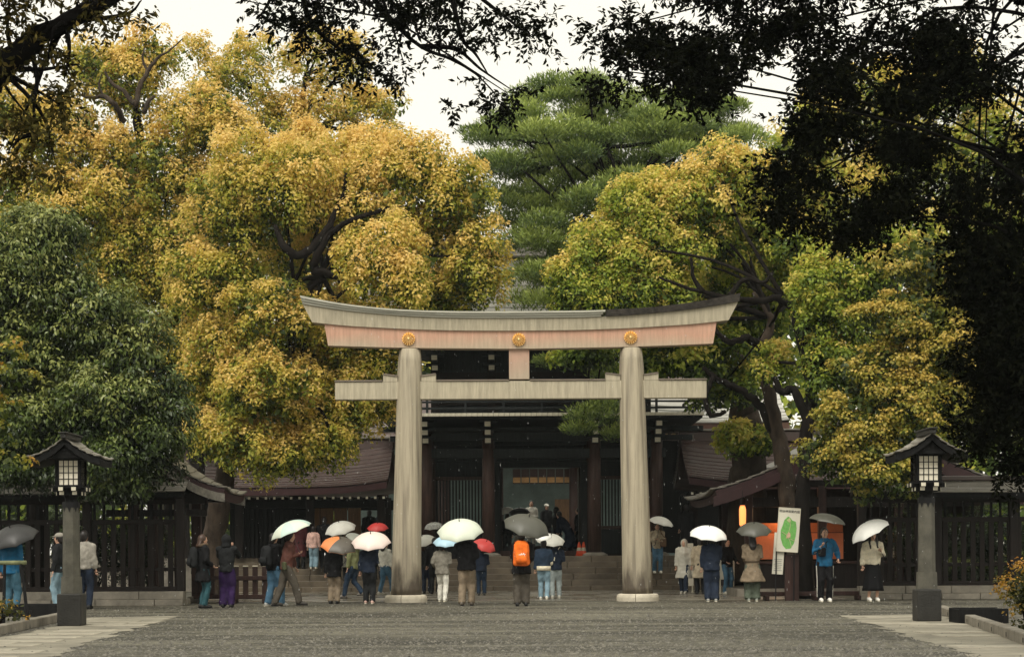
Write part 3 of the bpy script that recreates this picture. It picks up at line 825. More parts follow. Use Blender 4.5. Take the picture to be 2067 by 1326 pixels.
# ------------------------------------------------------------------ fences with their little roofs
def fence(x0, x1, D, label, seed):
    L = x1 - x0; root = empty('palisade_fence', ((x0 + x1) / 2, D, 0)); tag(root, label, 'fence', 'palisade fences beside the torii')
    rng = random.Random(seed)
    for z0, z1, dp, mm in ((0, .15, .62, M_STONE), (.15, .34, .42, M_STONE)):
        x = -L / 2
        while x < L / 2 - .05:
            w = min(rng.uniform(.9, 1.5), L / 2 - x); m = MB()
            m.box((x + w / 2, rng.uniform(-.005, .005), (z0 + z1) / 2), (w - .012, dp, z1 - z0), bev=.012); m.build('footing_stone', mm, root); x += w
    n = int(L / .225); s_ = MB(); s_.box((0, 0, 0), (.125, .05, 1.56), bev=.006); f = None
    for i in range(n):
        o = f = s_.build('slat', M_FENCE, root) if f is None else dup(f, root)
        o.location = (-L / 2 + (i + .5) * L / n, rng.uniform(-.008, .008), 1.16)
    for z, h in ((.40, .11), (.86, .09), (1.98, .12), (2.46, .12)):
        m = MB(); m.box((0, .055 if z > .5 else 0, z), (L, .1, h), bev=.008); m.build('rail', M_FENCE, root)
    s2 = MB(); s2.box((0, 0, 0), (.06, .05, .36)); f = None
    for i in range(n):
        o = f = s2.build('transom_slat', M_WOODBLACK, root) if f is None else dup(f, root)
        o.location = (-L / 2 + (i + .5) * L / n, 0, 2.22)
    k = max(1, round(L / 2.1))
    for i in range(k + 1):
        m = MB(); m.box((-L / 2 + .1 + i * (L - .2) / k, .02, 1.45), (.2, .22, 2.2), bev=.012); m.build('post', M_WOODDARK, root)
    rr = empty('roof', (0, 0, 0)); rr.parent = root
    curved_roof(rr, L + .2, .62, 2.95, 2.62, 3, M_COPPERG, M_WOODBLACK, 4, .05, .03, .5)
    m = MB(); m.box((0, 0, 3.0), (L + .2, .2, .12), bev=.02); m.build('ridge', M_COPPER, rr)
    return root
fence(-19.0, -7.75, 44.6, 'dark timber palisade fence on stone footing behind the left lamp', 4)
fence(8.6, 18.2, 46.8, 'dark timber palisade fence on stone footing behind the right lamp', 8)

# roofed wicket at the end of the left fence
def wicket():
    root = empty('roofed_wicket', U(336, 1222, 46.2) * 1.0); root.location.z = 0
    tag(root, 'small gabled wicket with curved grey eave at the end of the left fence', 'gate')
    rr = empty('roof', (0, 0, 0), math.pi / 2); rr.parent = root
    curved_roof(rr, 3.4, 1.72, 3.62, 2.66, 8, M_COPPERG, M_FASCIA, 6, .12, .04, .75)
    m = MB(); m.box((0, 0, 3.72), (3.5, .28, .24), bev=.03); m.build('ridge', M_COPPER, rr)
    # curved barge boards
    drop = lambda t: .25 * t + .75 * (1 - (1 - t) ** 2)
    for e in (-1, 1):
        for s in (-1, 1):
            up = [(s * 1.7 * i / 8, 3.60 - .96 * drop(i / 8)) for i in range(9)]
            m = MB(); m.extrude(up + [(y, z - .2) for y, z in up[::-1]], e * 1.72, e * 1.66); m.build('barge_board', M_COPPERG, rr)
        m = MB(); m.box((e * 1.73, 0, 3.28), (.06, .16, .3), bev=.02); m.build('gable_pendant', M_WHITE, rr)
        m = MB(); m.box((e * 1.2, 0, 2.62), (.16, 2.5, .2)); m.build('gable_beam', M_WOODDARK, rr)
        m = MB(); m.box((e * 1.2, 0, 3.0), (.12, .16, .6)); m.build('gable_strut', M_WOODDARK, rr)
    for x in (-.55, .55):
        for y in (-1.2, 1.2):
            m = MB(); m.box((x, y, 1.35), (.24, .24, 2.6), bev=.015); m.build('post', M_WOODRED, root)
            m = MB(); m.box((x, y, .08), (.42, .42, .16), bev=.02); m.build('post_base', M_STONE, root)
    for z in (2.2, 2.5):
        m = MB(); m.box((0, -1.2, z), (2.4, .14, .16)); m.build('tie', M_WOODDARK, root)
    for k in range(2):
        m = MB(); m.box((.12 + k * .3, -1.2, 2.35), (.09, .05, .14)); m.build('white_block', M_WHITE, root)
    m = MB(); m.box((.58, -1.34, 1.32), (.15, .03, 1.25), bev=.004); m.build('white_notice', mat('aged_white_notice', (.55, .52, .44), .7, .2, 3), root)
    return root
wicket()

# ------------------------------------------------------------------ amulet office on the right
def office():
    D = 51.0; root = empty('shrine_office', (9.55, D, 0)); tag(root, 'timber office with a sweeping gable roof and orange lit counter', 'building')
    rr = empty('roof', (0, 3.2, 0), math.pi / 2); rr.parent = root
    curved_roof(rr, 7.6, 4.15, 4.75, 2.72, 12, M_COPPERG, M_FASCIA, 6, .15, .05, .45)
    drop = lambda t: .55 * t + .45 * (1 - (1 - t) ** 2)
    for s in (-1, 1):
        up = [(s * 4.15 * i / 8, 4.72 - 2.03 * drop(i / 8)) for i in range(9)]
        m = MB(); m.extrude(up + [(y, z - .27) for y, z in up[::-1]], -3.86, -3.78, 1); m.build('barge_board', M_FASCIA, rr)
    m = MB(); m.box((0, 0, 4.88), (7.8, .35, .3), bev=.04); m.build('ridge', M_COPPER, rr)
    m_o = mat('orange_cloth', (.60, .19, .085), .7, .15, 2)
    for x in (-3.1, -1.1, 1.0, 3.1):
        for y in (.3, 5.8):
            m = MB(); m.box((x, y, 1.5), (.22, .22, 3.0), bev=.01); m.build('post', M_WOODRED, root)
    for z, h in ((2.55, .26), (3.05, .2)):
        m = MB(); m.box((0, .3, z), (6.6, .2, h)); m.build('beam', M_WOODDARK, root)
    m = MB(); m.box((0, 3.2, .1), (6.9, 6.4, .2)); m.build('floor', M_STONE, root)
    m = MB(); m.box((0, 5.95, 1.6), (6.6, .1, 3.0)); m.build('back_wall', M_WOODDARK, root)
    m = MB(); m.box((3.25, 3.2, 1.6), (.1, 5.4, 2.9)); m.build('side_wall', M_WOODDARK, root)
    m = MB(); m.box((0, .9, .9), (6.0, .7, .08), bev=.01); m.build('counter_top', M_WOODRED, root)
    m = MB(); m.box((0, .62, .5), (6.0, .08, .72)); m.build('counter_front', M_WOODDARK, root)
    for x in (-2.62, -.86):
        m = MB(); m.box((x, 1.15, 1.36), (.97, .04, .72)); m.build('orange_panel', m_o, root)
        m = MB(); m.box((x, 1.2, 1.87), (.97, .04, .26)); m.build('dark_orange_panel', mat('deep_orange_cloth', (.36, .11, .04), .7, .2), root)
    # hanging paper lantern, lit
    lan = tag(empty('paper_lantern', U(1499, 1062, 50.3)), 'glowing orange paper lantern hanging under the office eave', 'lantern')
    m = MB(); m.lathe([(0, 0), (.06, 0), (.085, .06), (.09, .3), (.09, .46), (.06, .56), (0, .56)], (0, 0, 0), 16); m.build('shade', emit_mat('lit_paper', (1.0, .27, .07), 1.0), lan, True)
    for z in (-.02, .56):
        m = MB(); m.tube([(0, 0, z), (0, 0, z + .03)], [.085, .085], 16); m.build('lantern_ring', M_METALBK, lan)
    m = MB(); m.tube([(0, 0, .58), (0, 0, .95)], [.008, .008], 6); m.build('cord', M_METALBK, lan)
    ld = bpy.data.lights.new('office_lamp', 'POINT'); lo = bpy.data.objects.new('office_lamp', ld); col.objects.link(lo)
    ld.energy = 22; ld.color = (1, .55, .25); ld.shadow_soft_size = .15; lo.location = (7.5, 51.75, 2.3)
    return root
office()
# ------------------------------------------------------------------ foliage
def norm(a): return a / np.maximum(np.linalg.norm(a, axis=-1, keepdims=True), 1e-9)
def leaf_mesh(name, pos, nrm, dirv, size, asp, colr, m, parent, fold=.12):
    d = norm(dirv - nrm * np.sum(dirv * nrm, -1, keepdims=True)); s = np.cross(nrm, d)
    L = size[:, None]; W = (size * asp)[:, None] * .5
    b = pos; t = pos + d * L
    mid = pos + d * L * .48
    l = mid + s * W + nrm * (L * fold); r = mid - s * W + nrm * (L * fold)
    P = np.stack([b, l, t, r], 1).reshape(-1, 3); N = len(pos)
    Fc = np.arange(N * 4).reshape(N, 4)
    return np_mesh(name, P, Fc, m, parent, np.repeat(colr, 4, 0))
def lobe_world(lobes, D, depth=.85):
    """(x, y, rx, ry[, dD]) in pixels at the tree's distance -> centres and radii in metres"""
    C, R = [], []
    for lb in lobes:
        dd = D + (lb[4] if len(lb) > 4 else 0); k = dd / F
        C.append(U(lb[0], lb[1], dd)); R.append((lb[2] * k, max(lb[2], lb[3]) * k * depth, lb[3] * k))
    return np.array([tuple(c) for c in C]), np.array(R)
def palette(stops, t):
    t = np.clip(t, 0, 1); xs = np.array([s[0] for s in stops]); cs = np.array([s[1] for s in stops])
    return np.stack([np.interp(t, xs, cs[:, i]) for i in range(3)], -1)
def clumps(C, R, dens, rng, back=.4, low=.35, cut=.72):
    """clump centres spread over the skin of the joined lobes"""
    out = []; dirs = []
    for i in range(len(C)):
        a, b, c = R[i]; area = 4 * math.pi * (((a * b) ** 1.6 + (a * c) ** 1.6 + (b * c) ** 1.6) / 3) ** (1 / 1.6)
        n = max(4, int(area * dens)); v = norm(rng.normal(size=(n, 3)))
        keep = np.ones(n, bool)
        keep &= ~((v[:, 1] > .25) & (rng.random(n) > back)); keep &= ~((v[:, 2] < -.35) & (rng.random(n) > low))
        v = v[keep]; p = C[i] + v * R[i] * (.74 + .44 * rng.random((len(v), 1)))
        k2 = np.ones(len(p), bool)
        for j in range(len(C)):
            if j != i: k2 &= np.linalg.norm((p - C[j]) / R[j], axis=1) > cut
        out.append(p[k2]); dirs.append(norm(v / R[i])[k2])
    return np.concatenate(out), np.concatenate(dirs)
def crown(name, parent, C, R, m, pal, seed, dens=1.6, cr=(.35, .75), lpc=60, size=(.09, .14), asp=.55, flat=.75, gold=0., droop=.35, back=.2, core=30, core_t=.15, gap=0., low=.75, upw=.55, sub=True):
    rng = np.random.default_rng(seed); CL, RL = C, R
    if sub:                                     # boughs: rounded heads standing off the main lobes
        cs, rs = [], []
        for c_, r_ in zip(C, R):
            v = norm(rng.normal(size=(160, 3))); v = v[(v[:, 2] > -.85) & (v[:, 1] < .6)]; pick = []
            for q in v:
                if all(np.dot(q, w) < .70 for w in pick): pick.append(q)
            for q in pick:
                cs.append(c_ + q * r_ * rng.uniform(.52, .72)); f = rng.uniform(.20, .46); rs.append((r_.mean() * .35 + r_ * .65) * f)
        CL, RL = np.array(cs), np.array(rs)
    cc, out = clumps(CL, RL, dens, rng, back, low, .66 if sub else .72)
    if gap > 0:
        keep = rng.random(len(cc)) > gap; cc, out = cc[keep], out[keep]
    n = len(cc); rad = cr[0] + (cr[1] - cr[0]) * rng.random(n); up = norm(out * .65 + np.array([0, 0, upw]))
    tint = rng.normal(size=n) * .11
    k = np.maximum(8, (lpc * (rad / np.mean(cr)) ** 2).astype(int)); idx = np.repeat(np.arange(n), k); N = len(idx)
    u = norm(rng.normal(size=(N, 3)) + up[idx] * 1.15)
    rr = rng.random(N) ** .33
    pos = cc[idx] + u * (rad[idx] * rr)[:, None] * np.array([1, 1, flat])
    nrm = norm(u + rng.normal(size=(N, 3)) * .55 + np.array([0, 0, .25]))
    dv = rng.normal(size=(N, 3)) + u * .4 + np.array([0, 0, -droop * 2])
    t = .17 + .52 * np.sum(u * up[idx], 1) * rr + .32 * np.clip(up[idx][:, 2], -.4, 1) + tint[idx] + rng.normal(size=N) * .07 + gold  # young leaf gold outward; undersides darker green, clump shade put into the colour
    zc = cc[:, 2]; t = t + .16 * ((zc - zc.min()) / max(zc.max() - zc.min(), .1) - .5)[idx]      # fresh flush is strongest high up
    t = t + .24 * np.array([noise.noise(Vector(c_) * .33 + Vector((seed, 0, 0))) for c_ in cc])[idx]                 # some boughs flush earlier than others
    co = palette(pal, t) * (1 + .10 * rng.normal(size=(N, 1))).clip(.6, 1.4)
    sz = size[0] + (size[1] - size[0]) * rng.random(N)
    # older leaves fill the crown, coloured darker to paint shade into its hollows
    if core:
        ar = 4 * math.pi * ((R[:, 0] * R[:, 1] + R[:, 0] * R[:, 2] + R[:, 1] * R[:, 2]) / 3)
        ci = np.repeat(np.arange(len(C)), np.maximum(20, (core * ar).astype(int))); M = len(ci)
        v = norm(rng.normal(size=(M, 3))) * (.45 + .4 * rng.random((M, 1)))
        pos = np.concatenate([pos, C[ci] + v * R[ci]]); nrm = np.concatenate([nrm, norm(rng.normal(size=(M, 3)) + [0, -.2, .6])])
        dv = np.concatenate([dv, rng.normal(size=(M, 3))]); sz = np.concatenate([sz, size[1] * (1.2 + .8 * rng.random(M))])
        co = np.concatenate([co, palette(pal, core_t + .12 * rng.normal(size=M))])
    return leaf_mesh(name, pos, nrm, dv, sz, asp, co.clip(0, 1), m, parent)
def limb(pts, radii, m, parent, name='limb', n=10, wob=.04, seed=0):
    """tapered, slightly crooked limb through points"""
    rng = random.Random(seed); P = [Vector(p) for p in pts]; out = []; rr = []
    for i in range(len(P) - 1):
        p0 = P[max(i - 1, 0)]; p1 = P[i]; p2 = P[i + 1]; p3 = P[min(i + 2, len(P) - 1)]
        for j in range(5):
            t = j / 5
            q = .5 * ((2 * p1) + (p2 - p0) * t + (2 * p0 - 5 * p1 + 4 * p2 - p3) * t * t + (3 * p1 - p0 - 3 * p2 + p3) * t ** 3)
            r = radii[i] + (radii[i + 1] - radii[i]) * t
            q = q + Vector((rng.uniform(-1, 1), rng.uniform(-1, 1), rng.uniform(-1, 1))) * wob * min(1, r * 6)
            out.append(q); rr.append(r * rng.uniform(.93, 1.08))
    out.append(P[-1]); rr.append(radii[-1])
    b = MB(); b.tube(out, rr, n); return b.build(name, m, parent, True)
def plimb(pts, D, m, root, name='limb', seed=0, wob=.05, n=10):
    """limb through photo points (x, y, half-width px[, dD]) at distance D, in the root's frame"""
    w = []; r = []
    for p in pts:
        dd = D + (p[3] if len(p) > 3 else 0); v = U(p[0], p[1], dd); v = v - root.location; w.append(v); r.append(p[2] * dd / F)
    return limb(w, r, m, root, name, n, wob, seed)
def branches_to(root, C, base, m, r0=.16, seed=1, up=.35, jit=.3, every=1, tip=.02):
    rng = random.Random(seed)
    for i, c in enumerate(C):
        if i % every: continue
        c = Vector(c) - root.location; b = base[rng.randrange(len(base))]; b = Vector(b)
        mid = b.lerp(c, .45) + Vector((rng.uniform(-jit, jit), rng.uniform(-jit, jit), up))
        end = c + Vector((rng.uniform(-.2, .2), rng.uniform(-.2, .2), .1))
        limb([b, mid, end], [r0, r0 * .6, tip], m, root, 'limb', 7, .06, seed * 50 + i)
def tree_root(name, x, D, label, cat='tree', group=None):
    v = U(x, 1120, D); o = empty(name, (v.x, D, 0)); tag(o, label, cat, group); return o
def rel(root, C): return C - np.array(tuple(root.location))

GY = [(0, (.030, .050, .012)), (.22, (.13, .18, .028)), (.45, (.38, .40, .048)), (.70, (.66, .515, .10)), (1, (.85, .615, .21))]      # camphor in spring flush
GYG = [(0, (.022, .044, .010)), (.25, (.11, .18, .024)), (.52, (.33, .41, .045)), (.78, (.61, .54, .10)), (1, (.83, .62, .19))]
GRN = [(0, (.010, .018, .006)), (.35, (.030, .050, .013)), (.7, (.095, .135, .030)), (1, (.29, .31, .09))]
BUSH = [(0, (.018, .034, .009)), (.3, (.075, .11, .016)), (.6, (.27, .26, .032)), (1, (.58, .42, .09))]
PINE = [(0, (.030, .055, .026)), (.35, (.10, .155, .036)), (.75, (.30, .375, .08)), (1, (.46, .52, .14))]
DARKP = [(0, (.002, .0025, .001)), (.5, (.0035, .0045, .002)), (1, (.014, .015, .005))]  # near crowns seen from their shaded side: that shade is in these leaf colours
OLIVE = [(0, (.014, .015, .005)), (.5, (.06, .052, .014)), (1, (.20, .14, .035))]
L_CAM = leaf_mat('camphor_leaf', .5, .45); L_GRN = leaf_mat('glossy_green_leaf', .35, .2, .35); L_PINE = leaf_mat('pine_needle', .55, .2)
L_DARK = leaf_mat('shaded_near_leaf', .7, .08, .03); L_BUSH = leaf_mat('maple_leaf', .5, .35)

# -- big golden camphor, left of the torii
LA = [(560, 385, 150, 105), (775, 400, 125, 105), (845, 335, 75, 60), (925, 410, 72, 105), (958, 530, 58, 95), (790, 545, 100, 85, -2.5), (620, 500, 120, 90, 3.0), (690, 335, 140, 62, 2),
      (480, 445, 105, 85), (430, 565, 105, 80), (560, 640, 105, 85, -1), (465, 715, 95, 85), (640, 735, 105, 95, 1), (540, 785, 115, 85, -1.5), (745, 750, 75, 85, 1.5), (600, 865, 105, 52), (505, 905, 110, 42, -1),
      (685, 850, 62, 60, 1), (450, 880, 75, 55, -.5), (560, 925, 95, 34, -1), (650, 900, 75, 42, -.5), (470, 820, 85, 65, .5), (705, 810, 60, 60, 0), (420, 780, 60, 60, 0), (735, 715, 85, 85, .5), (675, 650, 85, 65, 1), (765, 815, 45, 55, 1.2), (850, 650, 80, 45, 1.5), (900, 600, 90, 45, 1), (880, 490, 90, 80, 1)]
rt = tree_root('camphor_tree', 432, 51.5, 'broad golden camphor tree spreading left of the torii, over the corridor roof')
C, R = lobe_world(LA, 51.5)
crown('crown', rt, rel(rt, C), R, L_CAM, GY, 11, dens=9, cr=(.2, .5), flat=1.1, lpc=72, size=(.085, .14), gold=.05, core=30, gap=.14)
plimb([(428, 1212, 34), (430, 1120, 24), (436, 1040, 22), (452, 960, 20), (470, 880, 17), (520, 760, 15), (600, 640, 12), (645, 560, 9)], 51.5, M_BARKLT, rt, 'trunk', 2, .07, 14)
plimb([(556, 455, 4, -1.6), (572, 498, 8, -1.8), (605, 515, 9, -1.8), (640, 490, 8, -1.6), (665, 455, 7, -1.4), (690, 400, 5, -1), (700, 350, 4, -1)], 51.5, M_BARK, rt, 'limb', 3)
plimb([(650, 560, 9, -1.2), (634, 535, 9, -1.6), (660, 480, 7, -1.6), (720, 440, 5, -1.6), (790, 420, 4, -1)], 51.5, M_BARK, rt, 'limb', 4)
plimb([(634, 545, 8, -1.6), (680, 560, 7, -1.6), (720, 600, 5, -1)], 51.5, M_BARK, rt, 'limb', 5)
plimb([(640, 815, 4, -1), (660, 850, 4, -1), (665, 890, 3, -1)], 51.5, M_BARK, rt, 'limb', 8)
branches_to(rt, C, [U(600, 640, 51.5) - rt.location, U(520, 760, 51.5) - rt.location, U(650, 560, 51.5) - rt.location], M_BARK, .075, 3)
# -- camphor behind it to the left, with bare forks near its top
LB = [(250, 175, 80, 62), (120, 290, 110, 80), (300, 340, 140, 90), (415, 250, 100, 75), (185, 430, 140, 85), (335, 480, 120, 85), (55, 400, 90, 70), (300, 115, 62, 42), (30, 230, 70, 55), (250, 560, 110, 75), (385, 640, 85, 65), (190, 130, 50, 40), (330, 720, 80, 70), (420, 400, 90, 70)]
rt = tree_root('camphor_tree', 392, 60, 'golden camphor tree behind the green tree, bare forks near its top')
C, R = lobe_world(LB, 60)
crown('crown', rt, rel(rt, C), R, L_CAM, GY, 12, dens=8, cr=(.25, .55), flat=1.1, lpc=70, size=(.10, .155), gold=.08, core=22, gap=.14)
plimb([(402, 1160, 17), (398, 950, 15), (390, 850, 15), (392, 780, 14), (370, 640, 13), (330, 480, 12), (290, 330, 9), (272, 210, 7)], 60, M_BARK, rt, 'trunk', 5, .06, 12)
plimb([(250, 245, 6, -3), (232, 213, 5.5, -3.5), (210, 196, 5, -3.5), (185, 198, 3.5, -3.5), (160, 192, 2, -3.5)], 60, M_BARKLT, rt, 'limb', 6)
plimb([(272, 210, 6, -3.5), (248, 184, 4.5, -3.5), (225, 168, 3.5, -3.5), (212, 145, 2, -3.5)], 60, M_BARKLT, rt, 'limb', 7)
plimb([(275, 215, 6, -3.5), (283, 175, 5, -3.5), (298, 145, 4.5, -3.5), (318, 118, 3, -3.5), (340, 104, 2, -3.5), (370, 78, 1, -3.5)], 60, M_BARKLT, rt, 'limb', 8)
plimb([(290, 228, 5.5, -3.5), (300, 205, 4, -3.5), (314, 194, 2, -3.5)], 60, M_BARKLT, rt, 'limb', 91)
plimb([(298, 145, 3, -3.5), (288, 120, 2.2, -3.5), (292, 95, 1.2, -3.5)], 60, M_BARKLT, rt, 'limb', 92)
plimb([(210, 196, 3, -3.5), (200, 175, 2.2, -3.5), (205, 150, 1.2, -3.5)], 60, M_BARKLT, rt, 'limb', 9)
branches_to(rt, C, [U(330, 480, 60) - rt.location, U(290, 330, 60) - rt.location], M_BARK, .08, 5)
# -- thinner camphor at the top centre, sky through it
LC = [(525, 135, 105, 70), (640, 120, 60, 75), (690, 215, 90, 45), (770, 215, 70, 36), (440, 175, 60, 60), (605, 225, 60, 45), (700, 120, 50, 50), (400, 110, 45, 30), (560, 250, 90, 50), (740, 285, 90, 40)]
rt = tree_root('camphor_tree', 600, 66, 'thin topped golden camphor tree rising behind, pale sky between its boughs')
C, R = lobe_world(LC, 66)
crown('crown', rt, rel(rt, C), R, L_CAM, GY, 13, dens=7, cr=(.25, .5), flat=1.1, lpc=56, size=(.10, .155), gold=.05, core=3, gap=.34)
plimb([(600, 1150, 22), (605, 900, 20), (600, 600, 16), (600, 400, 12), (605, 280, 8), (610, 200, 5), (622, 120, 3)], 66, M_BARK, rt, 'trunk', 6, .06, 12)
plimb([(630, 275, 7), (665, 255, 6), (685, 215, 5), (715, 200, 4), (740, 192, 2)], 66, M_BARKLT, rt, 'limb', 16)
plimb([(668, 245, 5), (700, 240, 4), (745, 260, 3), (800, 280, 2)], 66, M_BARKLT, rt, 'limb', 17)
plimb([(610, 190, 4), (625, 150, 4), (665, 135, 2)], 66, M_BARKLT, rt, 'limb', 18)
branches_to(rt, C, [U(605, 280, 66) - rt.location, U(600, 400, 66) - rt.location], M_BARK, .13, 7, tip=.015)
# -- dark green glossy tree behind the left lamp
LL = [(60, 555, 105, 100), (165, 640, 100, 90), (55, 715, 110, 100), (235, 700, 95, 85), (200, 830, 120, 85), (315, 790, 58, 75), (85, 850, 115, 80), (250, 925, 100, 62), (55, 950, 70, 40), (325, 880, 42, 70), (95, 480, 80, 55), (-60, 640, 120, 150), (-60, 850, 100, 110), (250, 985, 70, 25)]
rt = tree_root('evergreen_tree', 60, 46.5, 'dense glossy dark green tree behind the left lamp')
C, R = lobe_world(LL, 43.0)
crown('crown', rt, rel(rt, C), R, L_GRN, GRN, 14, dens=7.5, cr=(.25, .6), lpc=100, size=(.10, .15), asp=.40, droop=.9, core=40, gap=.06)
plimb([(70, 1222, 24), (75, 1100, 20), (80, 950, 18), (90, 800, 14), (110, 650, 9)], 46.5, M_BARK, rt, 'trunk', 9, .05, 12)
branches_to(rt, C, [U(80, 900, 46.5) - rt.location, U(90, 800, 46.5) - rt.location], M_BARK, .11, 9)
# -- camphor right of the torii with its dark crooked limbs
LE = [(1170, 570, 72, 52), (1225, 505, 75, 55), (1320, 425, 95, 60), (1400, 430, 105, 75), (1455, 350, 75, 55), (1330, 520, 105, 65), (1205, 605, 90, 36), (1480, 480, 115, 75, 1), (1600, 525, 95, 62, 2), (1310, 600, 115, 36), (1520, 380, 70, 60, 1), (1420, 570, 90, 30, 3),
      (1550, 640, 60, 55, 3), (1400, 720, 120, 36, 2.5), (1340, 740, 90, 34, 2.5), (1470, 780, 72, 50, 3), (1450, 660, 90, 40, 3), (1180, 715, 40, 14, 3)]
rt = tree_root('camphor_tree', 1600, 50.5, 'yellow green camphor tree right of the torii with crooked dark limbs')
C, R = lobe_world(LE, 50.5)
gold = 1
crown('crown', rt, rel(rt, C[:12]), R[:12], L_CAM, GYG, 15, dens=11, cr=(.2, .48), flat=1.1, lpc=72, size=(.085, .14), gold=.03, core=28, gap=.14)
crown('shaded_crown', rt, rel(rt, C[12:]), R[12:], L_CAM, GYG, 16, dens=5, cr=(.3, .65), lpc=70, size=(.12, .19), gold=-.22, core=24, gap=.12)  # shade of these lobes put in as darker, greener leaf colour
plimb([(1618, 1205, 30), (1604, 1060, 23), (1590, 1000, 18), (1580, 920, 17), (1562, 840, 14), (1543, 740, 12), (1545, 690, 10), (1555, 640, 7), (1520, 590, 4)], 50.5, M_BARKLT, rt, 'trunk', 10, .05, 14)
plimb([(1590, 925, 11), (1562, 870, 10), (1530, 815, 9), (1480, 780, 7), (1440, 760, 6), (1420, 740, 4)], 50.5, M_BARK, rt, 'limb', 11)
plimb([(1545, 705, 10), (1510, 682, 8, -1), (1470, 690, 6, -1.4), (1440, 660, 4, -1.4)], 50.5, M_BARK, rt, 'limb', 12)
plimb([(1625, 690, 10, -1), (1632, 660, 9, -1.6), (1605, 625, 8, -2.2), (1570, 603, 7, -2.4), (1530, 606, 6.5, -2.5), (1470, 600, 5.5, -2.6), (1420, 590, 4.5, -2.6), (1370, 575, 3.5, -2.6), (1330, 560, 2.5, -2.6)], 50.5, M_BARK, rt, 'limb', 13)
plimb([(1420, 590, 6, -2.6), (1400, 560, 4, -2.6), (1395, 520, 3, -2.6)], 50.5, M_BARK, rt, 'limb', 14)
plimb([(1470, 600, 6, -2.6), (1500, 565, 5, -2.6), (1540, 570, 4, -2.6), (1560, 550, 3, -2.6)], 50.5, M_BARK, rt, 'limb', 15)
plimb([(1440, 760, 6), (1425, 800, 5, -.6), (1435, 838, 5, -.8), (1465, 830, 4, -.8)], 50.5, M_BARK, rt, 'limb', 16)
branches_to(rt, C, [U(1555, 640, 50.5) - rt.location, U(1580, 598, 48.2) - rt.location], M_BARK, .065, 10, jit=.6)
# -- stout old trunk just behind
rt = tree_root('camphor_tree', 1512, 56, 'stout grey camphor trunk behind the office roof, small fresh shoots on it')
plimb([(1512, 1170, 44), (1512, 1000, 38), (1510, 930, 34), (1506, 870, 30), (1500, 800, 26), (1480, 700, 20), (1470, 600, 14)], 56, M_BARKLT, rt, 'trunk', 20, .1, 14)
C, R = lobe_world([(1490, 885, 24, 22, -1), (1535, 890, 16, 12, -1), (1480, 640, 90, 60, 1), (1540, 560, 90, 60, 1)], 56)
crown('crown', rt, rel(rt, C), R, L_CAM, GYG, 21, dens=5, cr=(.25, .55), lpc=80, size=(.12, .19), gold=-.05, core=24)
# -- bright green tree on the right
LF = [(1720, 560, 85, 65), (1690, 650, 65, 65), (1680, 740, 48, 60), (1800, 520, 70, 55), (1645, 600, 50, 60), (1600, 480, 60, 40, 1), (1850, 480, 60, 50, 1), (1560, 740, 40, 30, 2)]
rt = tree_root('camphor_tree', 1648, 47.5, 'bright green camphor tree between the crooked trunk and the golden bush')
C, R = lobe_world(LF, 47.5)
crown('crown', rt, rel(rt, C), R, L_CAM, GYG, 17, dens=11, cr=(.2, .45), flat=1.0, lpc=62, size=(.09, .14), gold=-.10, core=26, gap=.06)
plimb([(1626, 1210, 18), (1622, 1040, 15), (1624, 950, 14), (1632, 850, 14), (1640, 780, 12), (1650, 700, 10), (1690, 600, 7)], 47.5, M_BARK, rt, 'trunk', 18, .05, 12)
plimb([(1632, 850, 11), (1605, 790, 9), (1575, 790, 8), (1565, 760, 5)], 47.5, M_BARK, rt, 'limb', 19)
branches_to(rt, C, [U(1640, 780, 47.5) - rt.location, U(1650, 700, 47.5) - rt.location], M_BARK, .09, 12)
# -- golden olive tree behind the right lamp
LG = [(1880, 530, 105, 62), (1950, 605, 75, 75), (1820, 645, 105, 62), (1900, 720, 110, 85), (1760, 745, 75, 55), (1735, 840, 85, 75), (1850, 855, 120, 85), (1680, 920, 65, 65), (1780, 955, 105, 52), (1965, 800, 85, 120), (2060, 700, 90, 150)]
rt = tree_root('maple_tree', 1850, 48.2, 'spreading golden olive maple tree behind the right lamp')
C, R = lobe_world(LG, 44.5)
crown('crown', rt, rel(rt, C), R, L_BUSH, BUSH, 18, dens=9.5, cr=(.2, .5), lpc=75, size=(.065, .105), asp=.75, gold=.0, flat=.55, core=50, gap=.05)
plimb([(1860, 1222, 16), (1856, 1080, 13), (1850, 960, 12), (1840, 840, 9), (1850, 700, 6)], 48.2, M_BARK, rt, 'trunk', 21, .05, 10)
branches_to(rt, C, [U(1850, 960, 48.2) - rt.location, U(1840, 840, 48.2) - rt.location], M_BARK, .08, 14)
# -- golden trees far right, behind the near dark one
LH = [(1600, 330, 90, 75), (1750, 220, 120, 90), (1900, 170, 120, 90), (1850, 330, 130, 85), (1700, 400, 120, 85), (1990, 300, 85, 120), (1960, 450, 90, 80), (1590, 420, 70, 60), (1640, 250, 60, 50), (2080, 480, 90, 120)]
rt = tree_root('camphor_tree', 1800, 62, 'tall golden camphor tree glimpsed through the dark near foliage at right')
C, R = lobe_world(LH, 62)
crown('crown', rt, rel(rt, C), R, L_CAM, GYG, 19, dens=4.2, cr=(.3, .6), flat=1.1, lpc=58, size=(.11, .17), gold=.05, core=16, gap=.08)
plimb([(1790, 1150, 24), (1795, 900, 20), (1800, 600, 16), (1790, 350, 9), (1780, 240, 4)], 62, M_BARK, rt, 'trunk', 22, .06, 12)
branches_to(rt, C, [U(1800, 500, 62) - rt.location, U(1795, 400, 62) - rt.location], M_BARK, .14, 15)

